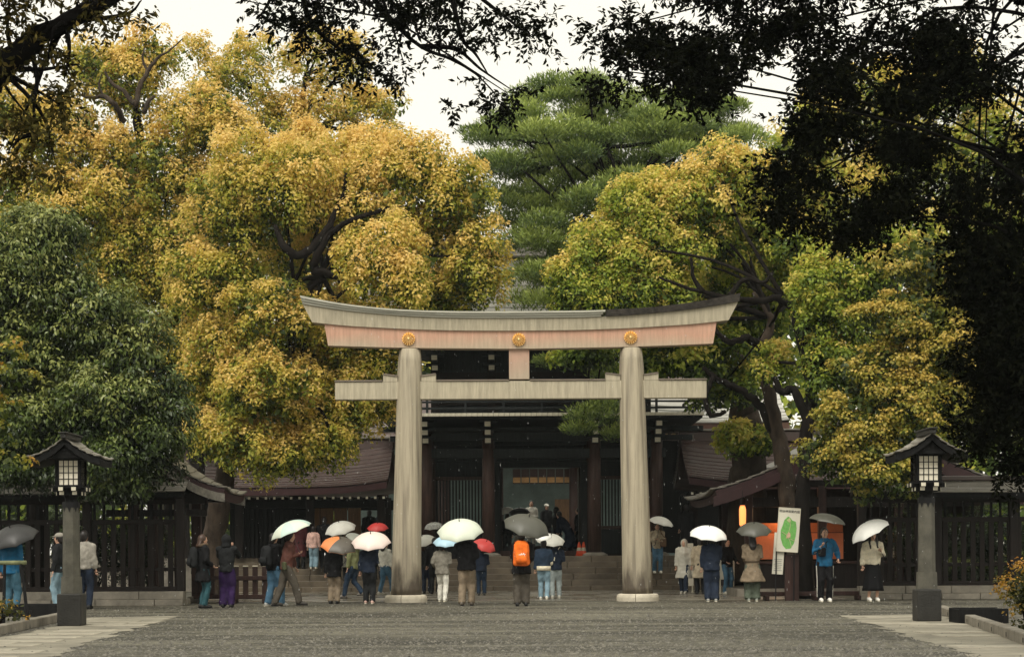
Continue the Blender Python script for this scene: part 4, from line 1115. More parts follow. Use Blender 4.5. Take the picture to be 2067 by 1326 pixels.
# -- pine whose trunk stands behind the right torii pillar
def pine():
    D = 57.0; rt = tree_root('pine_tree', 1286, D, 'tall hazy green pine tree in tiers behind the torii')
    rng = np.random.default_rng(23); pads = []
    rows = [(185, 1085, 1260), (205, 1055, 1420), (228, 1020, 1480), (258, 975, 1505), (290, 960, 1510), (322, 965, 1510), (355, 985, 1510), (392, 985, 1490), (430, 1000, 1460), (468, 1010, 1430), (505, 1025, 1400), (545, 1035, 1370), (580, 1040, 1330), (620, 1045, 1300)]
    for y, a, b in rows:
        n = int((b - a) / 42)
        for i in range(n):
            x = a + (i + .5 + rng.uniform(-.35, .35)) * (b - a) / n
            w = rng.uniform(40, 74) * (.8 if y < 240 else 1)
            pads.append((x, y + rng.uniform(-16, 16), w, rng.uniform(22, 38), rng.uniform(-2.8, 2.2)))
    pads += [(1180, 170, 40, 14, 0), (1130, 200, 50, 18, -.5), (960, 268, 36, 12, -.5), (1470, 215, 44, 16, 0), (1430, 225, 50, 18, -.5), (1395, 205, 40, 16, 0)]
    pads += [(1195, 845, 62, 34, -.6), (1235, 825, 55, 30, -.6), (1170, 870, 40, 20, -.6), (1110, 735, 36, 20, .2), (1250, 880, 40, 25, -.4), (1230, 760, 45, 25, 0)]
    C, R = lobe_world(pads, D, .8)
    P = []; Nn = []; Dv = []; T = []; S = []
    for c, r in zip(C, R):
        n = int(1200 * (r[0] * r[0] + .25)); v = norm(rng.normal(size=(n, 3))) * (rng.random((n, 1)) ** .5)
        v[:, 2] = np.abs(v[:, 2]) * np.where(rng.random(n) < .8, 1, -.6)
        p = c + v * r; P.append(p)
        dv = norm(np.stack([v[:, 0] * .8, v[:, 1] * .8, np.full(n, .75)], 1) + rng.normal(size=(n, 3)) * .42); Dv.append(dv)
        Nn.append(norm(np.cross(dv, rng.normal(size=(n, 3)))))
        T.append(.42 + .40 * v[:, 2] + rng.normal(size=n) * .12 + rng.normal() * .08); S.append(.11 + .10 * rng.random(n))  # pad tops lighter, undersides darker: light painted into the needle colour
    P, Nn, Dv, T, S = map(np.concatenate, (P, Nn, Dv, T, S))
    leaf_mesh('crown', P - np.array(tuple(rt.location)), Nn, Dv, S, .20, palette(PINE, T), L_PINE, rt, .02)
    plimb([(1286, 1180, 22), (1284, 900, 20), (1276, 700, 18), (1250, 500, 14), (1230, 350, 9), (1215, 210, 4)], D, M_BARK, rt, 'trunk', 25, .05, 12)
    branches_to(rt, C, [U(1276, 700, D) - rt.location, U(1250, 500, D) - rt.location, U(1235, 400, D) - rt.location, U(1222, 300, D) - rt.location], M_BARK, .075, 17, .1, .25, 2)
pine()

# -- background wood that closes the view
def backwood():
    rng = np.random.default_rng(29); lob = []
    for x in range(-500, 2700, 95):
        for y, ry in ((560, 120), (760, 130), (950, 110), (1060, 70)):
            if 760 < x < 1420 and y < 700: continue
            lob.append((x + rng.uniform(-30, 30), y + rng.uniform(-30, 30), 95, ry, rng.uniform(-4, 6)))
    C, R = lobe_world(lob, 112)
    o = crown('distant_wood', None, C, R, L_CAM, GYG, 30, dens=.3, cr=(1.3, 2.2), lpc=18, size=(.5, .8), gold=-.05, core=.9, back=.1, sub=False)
    stuff(o); o['label'] = 'yellow green wood closing the view behind the buildings'; o['category'] = 'wood'
backwood()

# ------------------------------------------------------------------ near dark foliage
def spray_tree(rt, lobes, D, pal, seed, dens, m, size=(.065, .105), asp=.42, twig_leaves=14, jitter=.6, cover=1.0, nsub=7):
    """leafy twigs filling lobes: each twig carries leaves on both sides"""
    rng = np.random.default_rng(seed); C, R = lobe_world(lobes, D, .9); C = rel(rt, C)
    C0 = C; cs, rs = [], []
    for c, r in zip(C, R):
        for k in range(nsub):
            q = rng.normal(size=3); q = q / np.linalg.norm(q) * rng.random() ** .4
            cs.append(c + q * r * .72); rs.append(r.mean() * .5 * rng.uniform(.28, .62) + r * .5 * rng.uniform(.28, .5))
    C, R = np.array(cs), np.array(rs)
    P, Nn, Dv, S, T = [], [], [], [], []
    for c, r in zip(C, R):
        n = int(dens * cover * (r[0] * r[2]) * 4); 
        v = norm(rng.normal(size=(n, 3))) * rng.random((n, 1)) ** .42
        o = c + v * r
        td = norm(np.stack([v[:, 0] * .9, v[:, 1] * .9, v[:, 2] * .4 - .5], 1) + rng.normal(size=(n, 3)) * jitter)
        ln = .16 + .2 * rng.random(n); k = twig_leaves
        idx = np.repeat(np.arange(n), k); s = np.tile(np.linspace(.05, 1, k), n)
        side = norm(np.cross(td[idx], rng.normal(size=(n * k, 3))))
        P.append(o[idx] + td[idx] * (ln[idx] * s)[:, None])
        d = norm(td[idx] * .6 + side * .9 + np.array([0, 0, -.35]) + rng.normal(size=(n * k, 3)) * .2); Dv.append(d)
        Nn.append(norm(np.cross(d, side) + np.array([0, 0, .5]) + rng.normal(size=(n * k, 3)) * .35))
        S.append(size[0] + (size[1] - size[0]) * rng.random(n * k)); T.append(.45 + rng.normal(size=n * k) * .2)
    P, Nn, Dv, S, T = map(np.concatenate, (P, Nn, Dv, S, T))
    leaf_mesh('crown', P, Nn, Dv, S, asp, palette(pal, T), m, rt, .08)
    return C0
# right: black against the sky
LR = [(1275, 65, 85, 55), (1330, 110, 120, 75), (1240, 165, 40, 30), (1455, 105, 120, 80), (1400, 185, 90, 30), (1600, 50, 120, 55), (1790, 50, 130, 75), (1680, 150, 110, 65), (1640, 260, 100, 80), (1600, 370, 100, 75), (1580, 430, 70, 34), (1800, 190, 110, 55), (1840, 290, 120, 60), (1760, 400, 130, 60),
      (1960, 130, 110, 130), (1950, 380, 110, 60), (1990, 500, 85, 90), (2040, 640, 75, 110), (1985, 600, 50, 40), (2040, 800, 70, 110), (2060, 920, 60, 80), (1700, 465, 90, 28), (1960, 560, 60, 40), (2000, 700, 70, 130), (1985, 860, 60, 90), (2010, 560, 80, 90), (2040, 760, 60, 120), (2030, 620, 70, 120), (2120, 350, 110, 300), (2140, 700, 100, 260), (1450, -90, 190, 90), (1700, -100, 260, 110), (2050, -60, 220, 120)]
rt = tree_root('evergreen_tree', 2330, 21.5, 'near evergreen tree hanging shade-blackened foliage across the upper right')
rt.location = (7.6, 21.5, 0)
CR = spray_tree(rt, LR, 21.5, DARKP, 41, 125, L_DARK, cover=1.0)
limb([(0, 0, -.02), (.1, .1, 2.5), (-.1, .1, 5.0), (-.6, .1, 7.0), (-1.6, .2, 8.6)], [.42, .33, .27, .2, .1], M_BARKNEAR, rt, 'trunk', 14, .06, 3)
branches_to(rt, C=CR + np.array(tuple(rt.location)), base=[(-.1, .1, 5.0), (-.6, .1, 7.0), (-1.2, .15, 8.0), (-.05, .1, 3.6)], m=M_BARKNEAR, r0=.03, seed=21, up=.7, tip=.006, jit=.7)
# centre top: thinner sprays
LT = [(545, 25, 75, 36), (640, 55, 80, 44), (735, 95, 85, 46), (790, 150, 62, 34), (700, 150, 46, 26), (850, 35, 110, 42), (905, 80, 70, 30), (1000, 45, 95, 46), (1075, 85, 50, 52), (1000, 205, 62, 34), (1050, 190, 36, 30), (920, 208, 38, 15), (620, 15, 110, 26), (760, -60, 260, 60), (970, 160, 30, 20)]
rt = tree_root('evergreen_tree', -250, 22.5, 'near evergreen boughs hanging into the top centre of the sky')
rt.location = (-7.4, 22.5, 0)
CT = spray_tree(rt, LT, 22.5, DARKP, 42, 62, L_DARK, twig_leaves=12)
limb([(0, 0, -.02), (.1, 0, 3), (.2, 0, 6), (1.2, 0, 8.0), (3.2, 0, 8.6), (5.5, 0, 8.3)], [.36, .3, .25, .18, .12, .06], M_BARKNEAR, rt, 'trunk', 12, .06, 4)
def rp(x, y, D): return U(x, y, D) - rt.location
for k, pts in enumerate(([(600, -60), (625, 40), (680, 95), (740, 130), (790, 165)], [(700, -70), (790, 40), (850, 95), (910, 120), (960, 150), (1000, 190)], [(900, -70), (930, 70), (960, 110), (985, 150)], [(900, -60), (1000, 20), (1080, 80)], [(850, 95), (920, 100), (970, 140), (1030, 180)], [(560, -60), (545, 0), (520, 40)])):
    limb([rp(x, y, 22.5) for x, y in pts], list(np.linspace(.035, .006, len(pts))), M_BARKNEAR, rt, 'limb', 6, .015, k)
branches_to(rt, C=CT + np.array(tuple(rt.location)), base=[(1.2, 0, 8.0), (3.2, 0, 8.6), (5.5, 0, 8.3)], m=M_BARKNEAR, r0=.03, seed=22, up=.3, tip=.006, every=3)
# left top: bough with olive foliage
LQ = [(60, 50, 85, 62), (190, 25, 80, 36), (125, 150, 56, 60), (60, 255, 66, 70), (95, 340, 40, 36), (25, 330, 50, 60), (265, 30, 32, 30), (30, 130, 60, 60), (125, 235, 40, 50), (10, -60, 200, 60)]
rt = tree_root('evergreen_tree', -260, 18.5, 'near tree at upper left with a thick black bough and olive foliage')
rt.location = (-6.6, 18.5, 0)
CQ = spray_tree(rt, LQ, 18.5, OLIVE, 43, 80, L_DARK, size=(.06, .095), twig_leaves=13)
pts = [(-310, 420), (-160, 300), (-60, 215), (0, 140), (60, 85), (130, 45), (215, 0), (330, -70)]
limb([U(x, y, 18.5) - rt.location for x, y in pts], [.17, .15, .135, .125, .105, .09, .08, .05], M_BARKNEAR, rt, 'limb', 12, .03, 5)
v = U(-310, 420, 18.5) - rt.location
limb([(0, 0, -.02), (-.1, 0, 2), (v.x * .5, 0, v.z * .65), tuple(v)], [.36, .3, .25, .18], M_BARKNEAR, rt, 'trunk', 12, .04, 6)
for k, p in enumerate(([(60, 85), (75, 160), (68, 220), (76, 285)], [(25, 110), (15, 60), (20, 0)], [(130, 45), (140, 100), (130, 160)], [(76, 270), (40, 280), (25, 300)], [(40, 140), (90, 140), (160, 130)])):
    limb([U(x, y, 18.5) - rt.location for x, y in p], list(np.linspace(.03, .008, len(p))), M_BARKNEAR, rt, 'limb', 6, .012, k + 20)
branches_to(rt, C=CQ + np.array(tuple(rt.location)), base=[tuple(U(0, 140, 18.5) - rt.location), tuple(U(60, 85, 18.5) - rt.location), tuple(U(130, 45, 18.5) - rt.location)], m=M_BARKNEAR, r0=.03, seed=23, up=.05, tip=.006)
# small maple at the left edge
rt = tree_root('maple_tree', -120, 29, 'small maple at the left edge with yellow green leaves')
C, R = lobe_world([(-5, 770, 52, 40), (15, 850, 42, 36), (-5, 925, 42, 36), (5, 710, 40, 26), (-70, 800, 60, 120)], 29)
crown('crown', rt, rel(rt, C), R, L_BUSH, [(0, (.02, .04, .008)), (.4, (.12, .15, .02)), (.8, (.30, .27, .03)), (1, (.45, .25, .04))], 44, dens=6, cr=(.15, .3), lpc=34, size=(.06, .09), asp=.8, flat=.4, core=20, sub=False)
plimb([(-120, 1260, 10), (-115, 1050, 8), (-95, 880, 6), (-60, 760, 4)], 29, M_BARK, rt, 'trunk', 30, .03, 8)
# clipped shrubs in the beds
def shrub(x, y, D, w, h, pal, seed, label):
    v = U(x, y, D); rt = empty('shrub', (v.x, D, 0)); tag(rt, label, 'shrub')
    rng = random.Random(seed); C = []; R = []
    for i in range(7):
        C.append((rng.uniform(-w, w) * .55, rng.uniform(-.5, .5), h * rng.uniform(.45, .75))); R.append((w * .45, w * .45, h * .32))
    crown('crown', rt, np.array(C), np.array(R), L_BUSH, pal, seed, dens=14, cr=(.1, .22), lpc=28, size=(.04, .07), asp=.6, core=60, flat=.8, low=.8, sub=False)
    for i in range(5): limb([(rng.uniform(-.2, .2), rng.uniform(-.2, .2), -.01), (rng.uniform(-.3, .3), rng.uniform(-.2, .2), h * .4), C[i]], [.025, .018, .008], M_BARK, rt, 'stem', 6, .01, i)
    return rt
SH = [(0, (.02, .03, .008)), (.4, (.10, .10, .014)), (.75, (.42, .24, .03)), (1, (.55, .26, .04))]
shrub(2090, 1280, 27.5, .75, .95, SH, 61, 'orange leaved clipped shrub in the bed at the right edge')
shrub(-10, 1275, 29.5, .35, .55, SH, 62, 'small orange leaved shrub in the bed at the left edge')
shrub(1930, 1190, 49.0, 1.0, .9, GRN, 63, 'low green shrub seen through the slats of the right fence')
shrub(2060, 1190, 49.4, 1.0, 1.2, GRN, 64, 'green shrub behind the right end of the fence')

for i, (x, D, label) in enumerate(((-90, 48.0, 'added dark green hedge shrub behind the far left of the palisade'), (60, 48.3, 'added dark green hedge shrub behind the fence near the left lamp'), (190, 48.0, 'added dark green hedge shrub behind the fence right of the left lamp'), (300, 48.6, 'added dark green hedge shrub behind the roofed wicket'),
                                    (1870, 50.2, 'added dark green hedge shrub behind the right lamp'), (1990, 50.0, 'added dark green hedge shrub right of the right lamp'), (2110, 50.4, 'added dark green hedge shrub beyond the right edge of the fence'))):
    shrub(x, 1190, D, 1.25, 2.3, [(0, (.008, .014, .006)), (.5, (.018, .03, .010)), (1, (.05, .075, .02))], 70 + i, label)  # hedge row added with near-black leaves to darken the gaps between slats
# ------------------------------------------------------------------ people
BENCH = bpy.data.scenes.new('bench')          # meshes are finished here, away from the big scene
def remeshed(b, name, m, parent, voxel=.02, smooth=4, fold=0.0, seed=0, extra=None):
    """join lofted pieces into one continuous skin: voxel remesh, relax, optional cloth folds"""
    me = bpy.data.meshes.new(name); me.from_pydata(b.v, [], b.f)
    bm = bmesh.new(); bm.from_mesh(me); bmesh.ops.recalc_face_normals(bm, faces=bm.faces); bm.to_mesh(me); bm.free()
    o = bpy.data.objects.new('tmp', me); BENCH.collection.objects.link(o)
    r = o.modifiers.new('r', 'REMESH'); r.mode = 'VOXEL'; r.voxel_size = voxel
    s = o.modifiers.new('s', 'SMOOTH'); s.iterations = smooth; s.factor = .5
    BENCH.view_layers[0].update(); dg = BENCH.view_layers[0].depsgraph
    me2 = bpy.data.meshes.new_from_object(o.evaluated_get(dg)); me2.name = name
    bpy.data.objects.remove(o); bpy.data.meshes.remove(me)
    if fold > 0:
        n = len(me2.vertices); co = np.zeros(n * 3, np.float32); no = np.zeros(n * 3, np.float32)
        me2.vertices.foreach_get('co', co); me2.vertices.foreach_get('normal', no); co = co.reshape(-1, 3); no = no.reshape(-1, 3)
        d = np.array([noise.noise(Vector((c[0] * 9 + seed, c[1] * 9, c[2] * 5.5 + seed * 1.7))) + .6 * noise.noise(Vector((c[0] * 20, c[1] * 20 + seed, c[2] * 13))) for c in co])
        co += no * (d * fold)[:, None]; me2.vertices.foreach_set('co', co.ravel())
    me2.materials.clear(); me2.materials.append(m)
    if extra is not None:                        # fingers: short bent chains rooted in the palm
        bm = bmesh.new(); bm.from_mesh(me2)
        for v0, f0 in extra:
            vs = [bm.verts.new(v) for v in v0]
            for f in f0:
                bm.faces.new([vs[i] for i in f])
        bm.to_mesh(me2); bm.free()
    me2.polygons.foreach_set('use_smooth', [True] * len(me2.polygons)); me2.update()
    q = bpy.data.objects.new(name, me2); col.objects.link(q); q.parent = parent
    return q
def cloth(name, c, var=.32, rough=.8):
    return mat('cloth_' + name, c, rough, var, 7, .25, 60, spec=.15)
def ik(a, t, l1, l2, hint):
    """two-bone reach from a to t: returns elbow and hand"""
    d = t - a; L = min(d.length, (l1 + l2) * .995); u = d.normalized(); t2 = a + u * L
    x = (l1 * l1 - l2 * l2 + L * L) / (2 * L); h = math.sqrt(max(l1 * l1 - x * x, 0))
    w = hint - u * hint.dot(u); w = w.normalized() if w.length > 1e-5 else u.orthogonal().normalized()
    return a + u * x + w * h, t2

def person(x, y, h, face, label, top, top_c, leg_c, shoe_c=(.02, .02, .02), D=None, z=0.0, legs=((0, 0), (0, 0)), hands=(None, None), hair=M_HAIR, hairlen=0, hood=None, hem=None,
           loose=1.0, wide=1.0, skirt=None, lean=0.0, cap=None, group='visitors in the forecourt', flare=0.0, scarf=None):
    """x, y photo point of the feet; face degrees clockwise from 'away from camera'; legs ((dy, lift), (dy, lift)) left, right; hands = targets in body frame"""
    D = D if D else DG(x, y); v = U(x, y, D); s = h / 1.70
    root = empty('person', (v.x, D, z), -math.radians(face)); root.scale = (s, s, s); tag(root, label, 'person', group)
    ly = lean
    hip = .90; sh = Vector((0, ly * .5, 1.40)); 
    J = {}
    for i, sx in enumerate((-1, 1)):
        dy, lift = legs[i]
        hp = Vector((sx * .09, 0, hip)); an = Vector((sx * .10, dy, .085 + lift))
        kn, an = ik(hp, an, .42, .42, Vector((sx * .05, 1, 0)))
        J['hip', i], J['kn', i], J['an', i] = hp, kn, an
        so = Vector((sx * .185, ly * .5, 1.395)); tg = hands[i]
        tg = Vector(tg) if tg is not None else Vector((sx * .26, .04 + ly * .3, .80))
        el, ha = ik(so, tg, .28, .25, Vector((sx * .5, -.7, -.6)))
        J['so', i], J['el', i], J['ha', i] = so, el, ha
    tz = lambda z: ly * max(0, (z - .9)) 
    # body: one skin with head, neck, trunk, limbs, hands
    b = MB()
    b.tube([(0, tz(q) , q) for q in (.84, .95, 1.08, 1.22, 1.36, 1.43)], [(.15, .10), (.155, .105), (.135, .095), (.155, .105), (.165, .095), (.09, .075)], 16, up=(1, 0, 0))
    hy = ly * .62
    b.tube([(0, hy - .01, 1.40), (0, hy, 1.50)], [.06, .055], 12)
    b.ell((0, hy + .01, 1.60), (.078, .098, .115), 16, 12); b.ell((0, hy + .035, 1.535), (.055, .06, .05), 12, 8)
    b.tube([(0, hy + .095, 1.61), (0, hy + .118, 1.578), (0, hy + .10, 1.572)], [.011, .017, .012], 8)
    for sx in (-1, 1): b.ell((sx * .079, hy, 1.595), (.012, .02, .032), 8, 6)
    extra = []
    for i, sx in enumerate((-1, 1)):
        b.tube([J['hip', i], J['kn', i], J['an', i]], [.082, .055, .04], 12)
        fy = J['an', i]; b.tube([fy + Vector((0, -.05, -.045)), fy + Vector((0, .05, -.05)), fy + Vector((0, .15, -.06))], [.035, .042, .028], 10)
        b.tube([J['so', i], J['el', i], J['ha', i]], [.052, .042, .028], 10)
        d = (J['ha', i] - J['el', i]).normalized(); sd_ = d.cross(Vector((0, 0, 1))); sd_ = sd_.normalized() if sd_.length > .1 else Vector((1, 0, 0))
        pn = d.cross(sd_); palm = J['ha', i] + d * .05
        b.tube([J['ha', i] - d * .01, palm, palm + d * .035], [(.027, .02), (.04, .018), (.036, .014)], 10, up=sd_)
        for k in range(5):
            if k < 4:
                r0 = palm + d * .03 + sd_ * (-.027 + k * .018); ln = (.062, .072, .068, .052)[k]
                p1 = r0 + d * ln * .5 - pn * .008; p2 = r0 + d * ln * .8 - pn * .03
            else:
                r0 = palm - d * .02 + sd_ * (-sx * .03); p1 = r0 + d * .03 - sd_ * sx * .022 - pn * .01; p2 = r0 + d * .055 - sd_ * sx * .02 - pn * .024
            f = MB(); f.tube([r0, p1, p2], [.009, .0085, .007], 5); extra.append((f.v, f.f))
    remeshed(b, 'body', M_SKIN, root, .028, 2, extra=extra)
    # face
    for sx in (-1, 1):
        e = MB(); e.ell((sx * .03, hy + .098, 1.612), (.012, .008, .008), 8, 6); e.build('eye', M_HAIR, root, True)
    e = MB(); e.ell((0, hy + .094, 1.548), (.022, .008, .006), 8, 6); e.build('mouth', mat('lips', (.32, .12, .10), .5, .1), root, True)
    # upper garment
    L = loose; hem = hem if hem else {'jacket': .84, 'coat': .48, 'sweater': .88, 'puffer': .62, 'raincoat': .36}[top]
    b = MB(); zs = [hem] + [q for q in (.70, .86, 1.0, 1.15, 1.3) if q > hem + .06] + [1.38, 1.45, 1.49]
    rr = []
    for q in zs:
        if q < .86: w = (.185 + (.86 - q) * (.16 + flare), .14 + (.86 - q) * (.16 + flare))
        elif q < 1.05: w = (.18, .135)
        elif q < 1.34: w = (.195, .145)
        elif q < 1.40: w = (.185, .12)
        elif q < 1.47: w = (.11, .095)
        else: w = (.085, .08)
        rr.append((w[0] * L, w[1] * L))
    b.tube([(0, tz(q), q) for q in zs], rr, 20, up=(1, 0, 0))
    for i, sx in enumerate((-1, 1)):
        so, el, ha = J['so', i], J['el', i], J['ha', i]; d = (ha - el).normalized()
        b.tube([so - Vector((sx * .05, 0, -.01)), so, el, ha - d * .01], [.075 * L, .078 * L, .066 * L, .05 * L], 12)
    jk = remeshed(b, {'jacket': 'jacket', 'coat': 'coat', 'sweater': 'sweater', 'puffer': 'coat', 'raincoat': 'raincoat'}[top], top_c, root, .022, 2, .022 * L, x * .01)
    # lower garment
    if skirt is None:
        b = MB(); b.tube([(0, 0, .84), (0, 0, .90), (0, tz(1.0), 1.0)], [(.165, .12), (.17, .125), (.155, .115)], 16, up=(1, 0, 0))
        for i in range(2):
            hp, kn, an = J['hip', i], J['kn', i], J['an', i]
            b.tube([hp + Vector((0, 0, .03)), hp.lerp(kn, .5), kn, kn.lerp(an, .6), an + Vector((0, 0, -.03))], [.105, .095 * wide, .082 * wide, .075 * wide, .074 * wide], 12)
        remeshed(b, 'trousers', leg_c, root, .029, 2, .016, x * .013 + 3)
    else:
        b = MB(); n = 32; zz = np.linspace(1.0, skirt, 9); vs = []
        for q in zz:
            t = (1.0 - q) / (1.0 - skirt)
            for k in range(n):
                a = 2 * math.pi * k / n; r = (.15 + .11 * t) * (1 + .06 * t * math.sin(a * 7 + 1)); vs.append((math.cos(a) * r, math.sin(a) * r * .82 + tz(q), q))
        fs = [(i * n + k, i * n + (k + 1) % n, (i + 1) * n + (k + 1) % n, (i + 1) * n + k) for i in range(8) for k in range(n)] + [tuple(range(n)), tuple(8 * n + k for k in range(n))]
        b.add(vs, fs); b.build('skirt', leg_c, root, True)
    # shoes
    for i in range(2):
        an = J['an', i]; b = MB(); lift = an.z - .085
        tip = Vector((0, 0, -.02 if lift > .04 else 0))
        b.tube([an + Vector((0, -.075, -.04)), an + Vector((0, -.03, -.025)), an + Vector((0, .05, -.03)) + tip * .4, an + Vector((0, .13, -.045)) + tip, an + Vector((0, .185, -.055)) + tip], [(.03, .035), (.045, .055), (.048, .05), (.045, .036), (.025, .02)], 12, up=(1, 0, 0))
        sm = mat('shoe_%d_%d_%d' % tuple(int(q * 99) for q in shoe_c), shoe_c, .6, .15)
        o = b.build('shoe', sm, root, True)
        sb = MB(); sb.tube([an + Vector((0, -.085, -.074)), an + Vector((0, .05, -.074)) + tip * .4, an + Vector((0, .185, -.074)) + tip], [(.034, .011), (.049, .011), (.03, .011)], 10, up=(1, 0, 0)); sb.build('sole', M_METALBK if sum(shoe_c) < .6 else M_WHITE, o)
    # hair, hood, cap
    if hood is not None:
        b = MB(); b.ell((0, hy - .035, 1.60), (.115, .125, .15), 16, 12); b.ell((0, hy - .05, 1.47), (.12, .10, .09), 14, 8)
        remeshed(b, 'hood', hood, root, .02, 3, .008, 5)
    if hood is None or hairlen:
        b = MB(); b.ell((0, hy - .018, 1.622), (.096, .108, .118), 16, 12); b.ell((0, hy - .055, 1.56), (.085, .06, .085), 14, 8)
        if hairlen: b.tube([(0, hy - .06, 1.6), (0, hy - .095, 1.5), (0, tz(1.4) - .135, 1.5 - hairlen * .6), (0, tz(1.3) - .14, 1.5 - hairlen)], [(.09, .05), (.1, .045), (.095, .04), (.05, .02)], 12, up=(1, 0, 0))
        remeshed(b, 'hair', hair, root, .018, 2, .006, 2)
    if cap is not None:
        b = MB(); b.ell((0, hy - .01, 1.665), (.102, .112, .075), 16, 8); b.tube([(0, hy + .08, 1.655), (0, hy + .165, 1.64)], [(.075, .012), (.06, .008)], 12, up=(1, 0, 0)); remeshed(b, 'cap', cap, root, .016, 2)
    if scarf is not None:
        b = MB(); b.tube([(math.cos(a) * .11, hy + math.sin(a) * .10 - .015, 1.475 + .02 * math.sin(a)) for a in np.linspace(0, 2 * math.pi, 14)], [.045] * 14, 10); remeshed(b, 'fur_collar', scarf, root, .02, 2, .02, 4)
    M = Matrix.Translation((v.x, D, z)) @ Matrix.Rotation(-math.radians(face), 4, 'Z') @ Matrix.Scale(s, 4)
    return {'root': root, 'M': M, 'D': D, 'J': J, 's': s, 'tz': tz, 'label': label}

UMATS = {}
def umbrella(label, cx, ty, wpx, D, hand, c1, c2=None, every=2, tilt=None, clear=False, gores=None, depth=.25, handle=(.02, .02, .02), length=None, group='umbrellas in the rain'):
    """apex at photo point (cx, ty) and distance D; shaft runs down to hand (world)"""
    apex = U(cx, ty, D); hand = Vector(hand) if hand is not None else apex - Vector((0, 0, .8))
    ax = (apex - hand).normalized() if tilt is None else Vector(tilt).normalized()
    R = wpx / 2 * D / F; H = R * depth * 2
    Q = ax.to_track_quat('Z', 'Y')
    root = empty('umbrella', apex); root.rotation_mode = 'QUATERNION'; root.rotation_quaternion = Q; tag(root, label, 'umbrella', group)
    n = 8; sub = 6; rows = 7; seg = n * sub; th = math.radians(62); vs = []
    for layer, off in ((0, 0.0), (1, -.006)):
        for i in range(rows + 1):
            t = i / rows
            for k in range(seg):
                a = 2 * math.pi * k / seg; u = abs((k % sub) / sub - .5) * 2          # 1 at a rib, 0 between
                r = R * math.sin(t * th) / math.sin(th); zz = -H * (1 - math.cos(t * th)) / (1 - math.cos(th))
                sag = (1 - u * u) * t
                r *= 1 - .085 * sag; zz += H * .10 * sag * (t if i == rows else 1) * .6
                vs.append((math.cos(a) * r, math.sin(a) * r, zz + off))
    b = MB(); per = (rows + 1) * seg
    for i in range(rows):
        for k in range(seg):
            k2 = (k + 1) % seg; b.mi = (k // sub) % every if c2 is not None else 0
            b.mi = 1 if (c2 is not None and b.mi == every - 1) else 0
            if gores is not None: b.mi = 1 if (k // sub) in gores else 0
            b.f.append((i * seg + k, i * seg + k2, (i + 1) * seg + k2, (i + 1) * seg + k)); b.m.append(b.mi)
            b.f.append(tuple(per + q for q in ((i + 1) * seg + k, (i + 1) * seg + k2, i * seg + k2, i * seg + k))); b.m.append(b.mi)
    for k in range(seg):
        k2 = (k + 1) % seg; b.f.append((rows * seg + k, rows * seg + k2, per + rows * seg + k2, per + rows * seg + k)); b.m.append(0)
    b.v = [tuple(q) for q in vs]
    me = bpy.data.meshes.new('canopy'); me.from_pydata(b.v, [], b.f)
    for q in ([c1] if c2 is None else [c1, c2]): me.materials.append(q)
    me.polygons.foreach_set('material_index', b.m); me.polygons.foreach_set('use_smooth', [True] * len(me.polygons)); me.update()
    o = bpy.data.objects.new('canopy', me); col.objects.link(o); o.parent = root
    for k in range(n):
        a = 2 * math.pi * k / n; pts = []
        for i in range(rows + 1):
            t = i / rows; r = R * math.sin(t * th) / math.sin(th); pts.append((math.cos(a) * r, math.sin(a) * r, -H * (1 - math.cos(t * th)) / (1 - math.cos(th)) - .011))
        m = MB(); m.tube(pts, [.003] * len(pts), 4); m.build('rib', M_CHROME, root)
    ln = length if length else max(.55, (apex - hand).length + .10)
    m = MB(); m.tube([(0, 0, .05), (0, 0, -ln)], [.006, .007], 8); m.build('shaft', M_CHROME, root)
    m = MB(); m.tube([(0, 0, .09), (0, 0, .06), (0, 0, .0)], [.003, .007, .012], 8); m.build('tip', M_METALBK, root)
    hm = mat('umbrella_handle', handle, .5, .1); m = MB()
    m.tube([(0, 0, -ln + .02), (0, 0, -ln - .06), (0, .012, -ln - .10), (0, .035, -ln - .115), (0, .055, -ln - .10)], [.011] * 5, 8); m.build('handle', hm, root)
    return root
def W(p, loc): return p['M'] @ Vector(loc)
def umb(p, label, cx, ty, wpx, c1, hand=(.10, .24, 1.16), dy=-.1, side=1, **k):
    """umbrella in this person's hand; dy shifts the apex towards (-) or away from the camera"""
    return umbrella(label, cx, ty, wpx, p['D'] + dy * .3, W(p, p['J']['ha', side] + (p['J']['ha', side] - p['J']['el', side]).normalized() * .07), c1, **k)
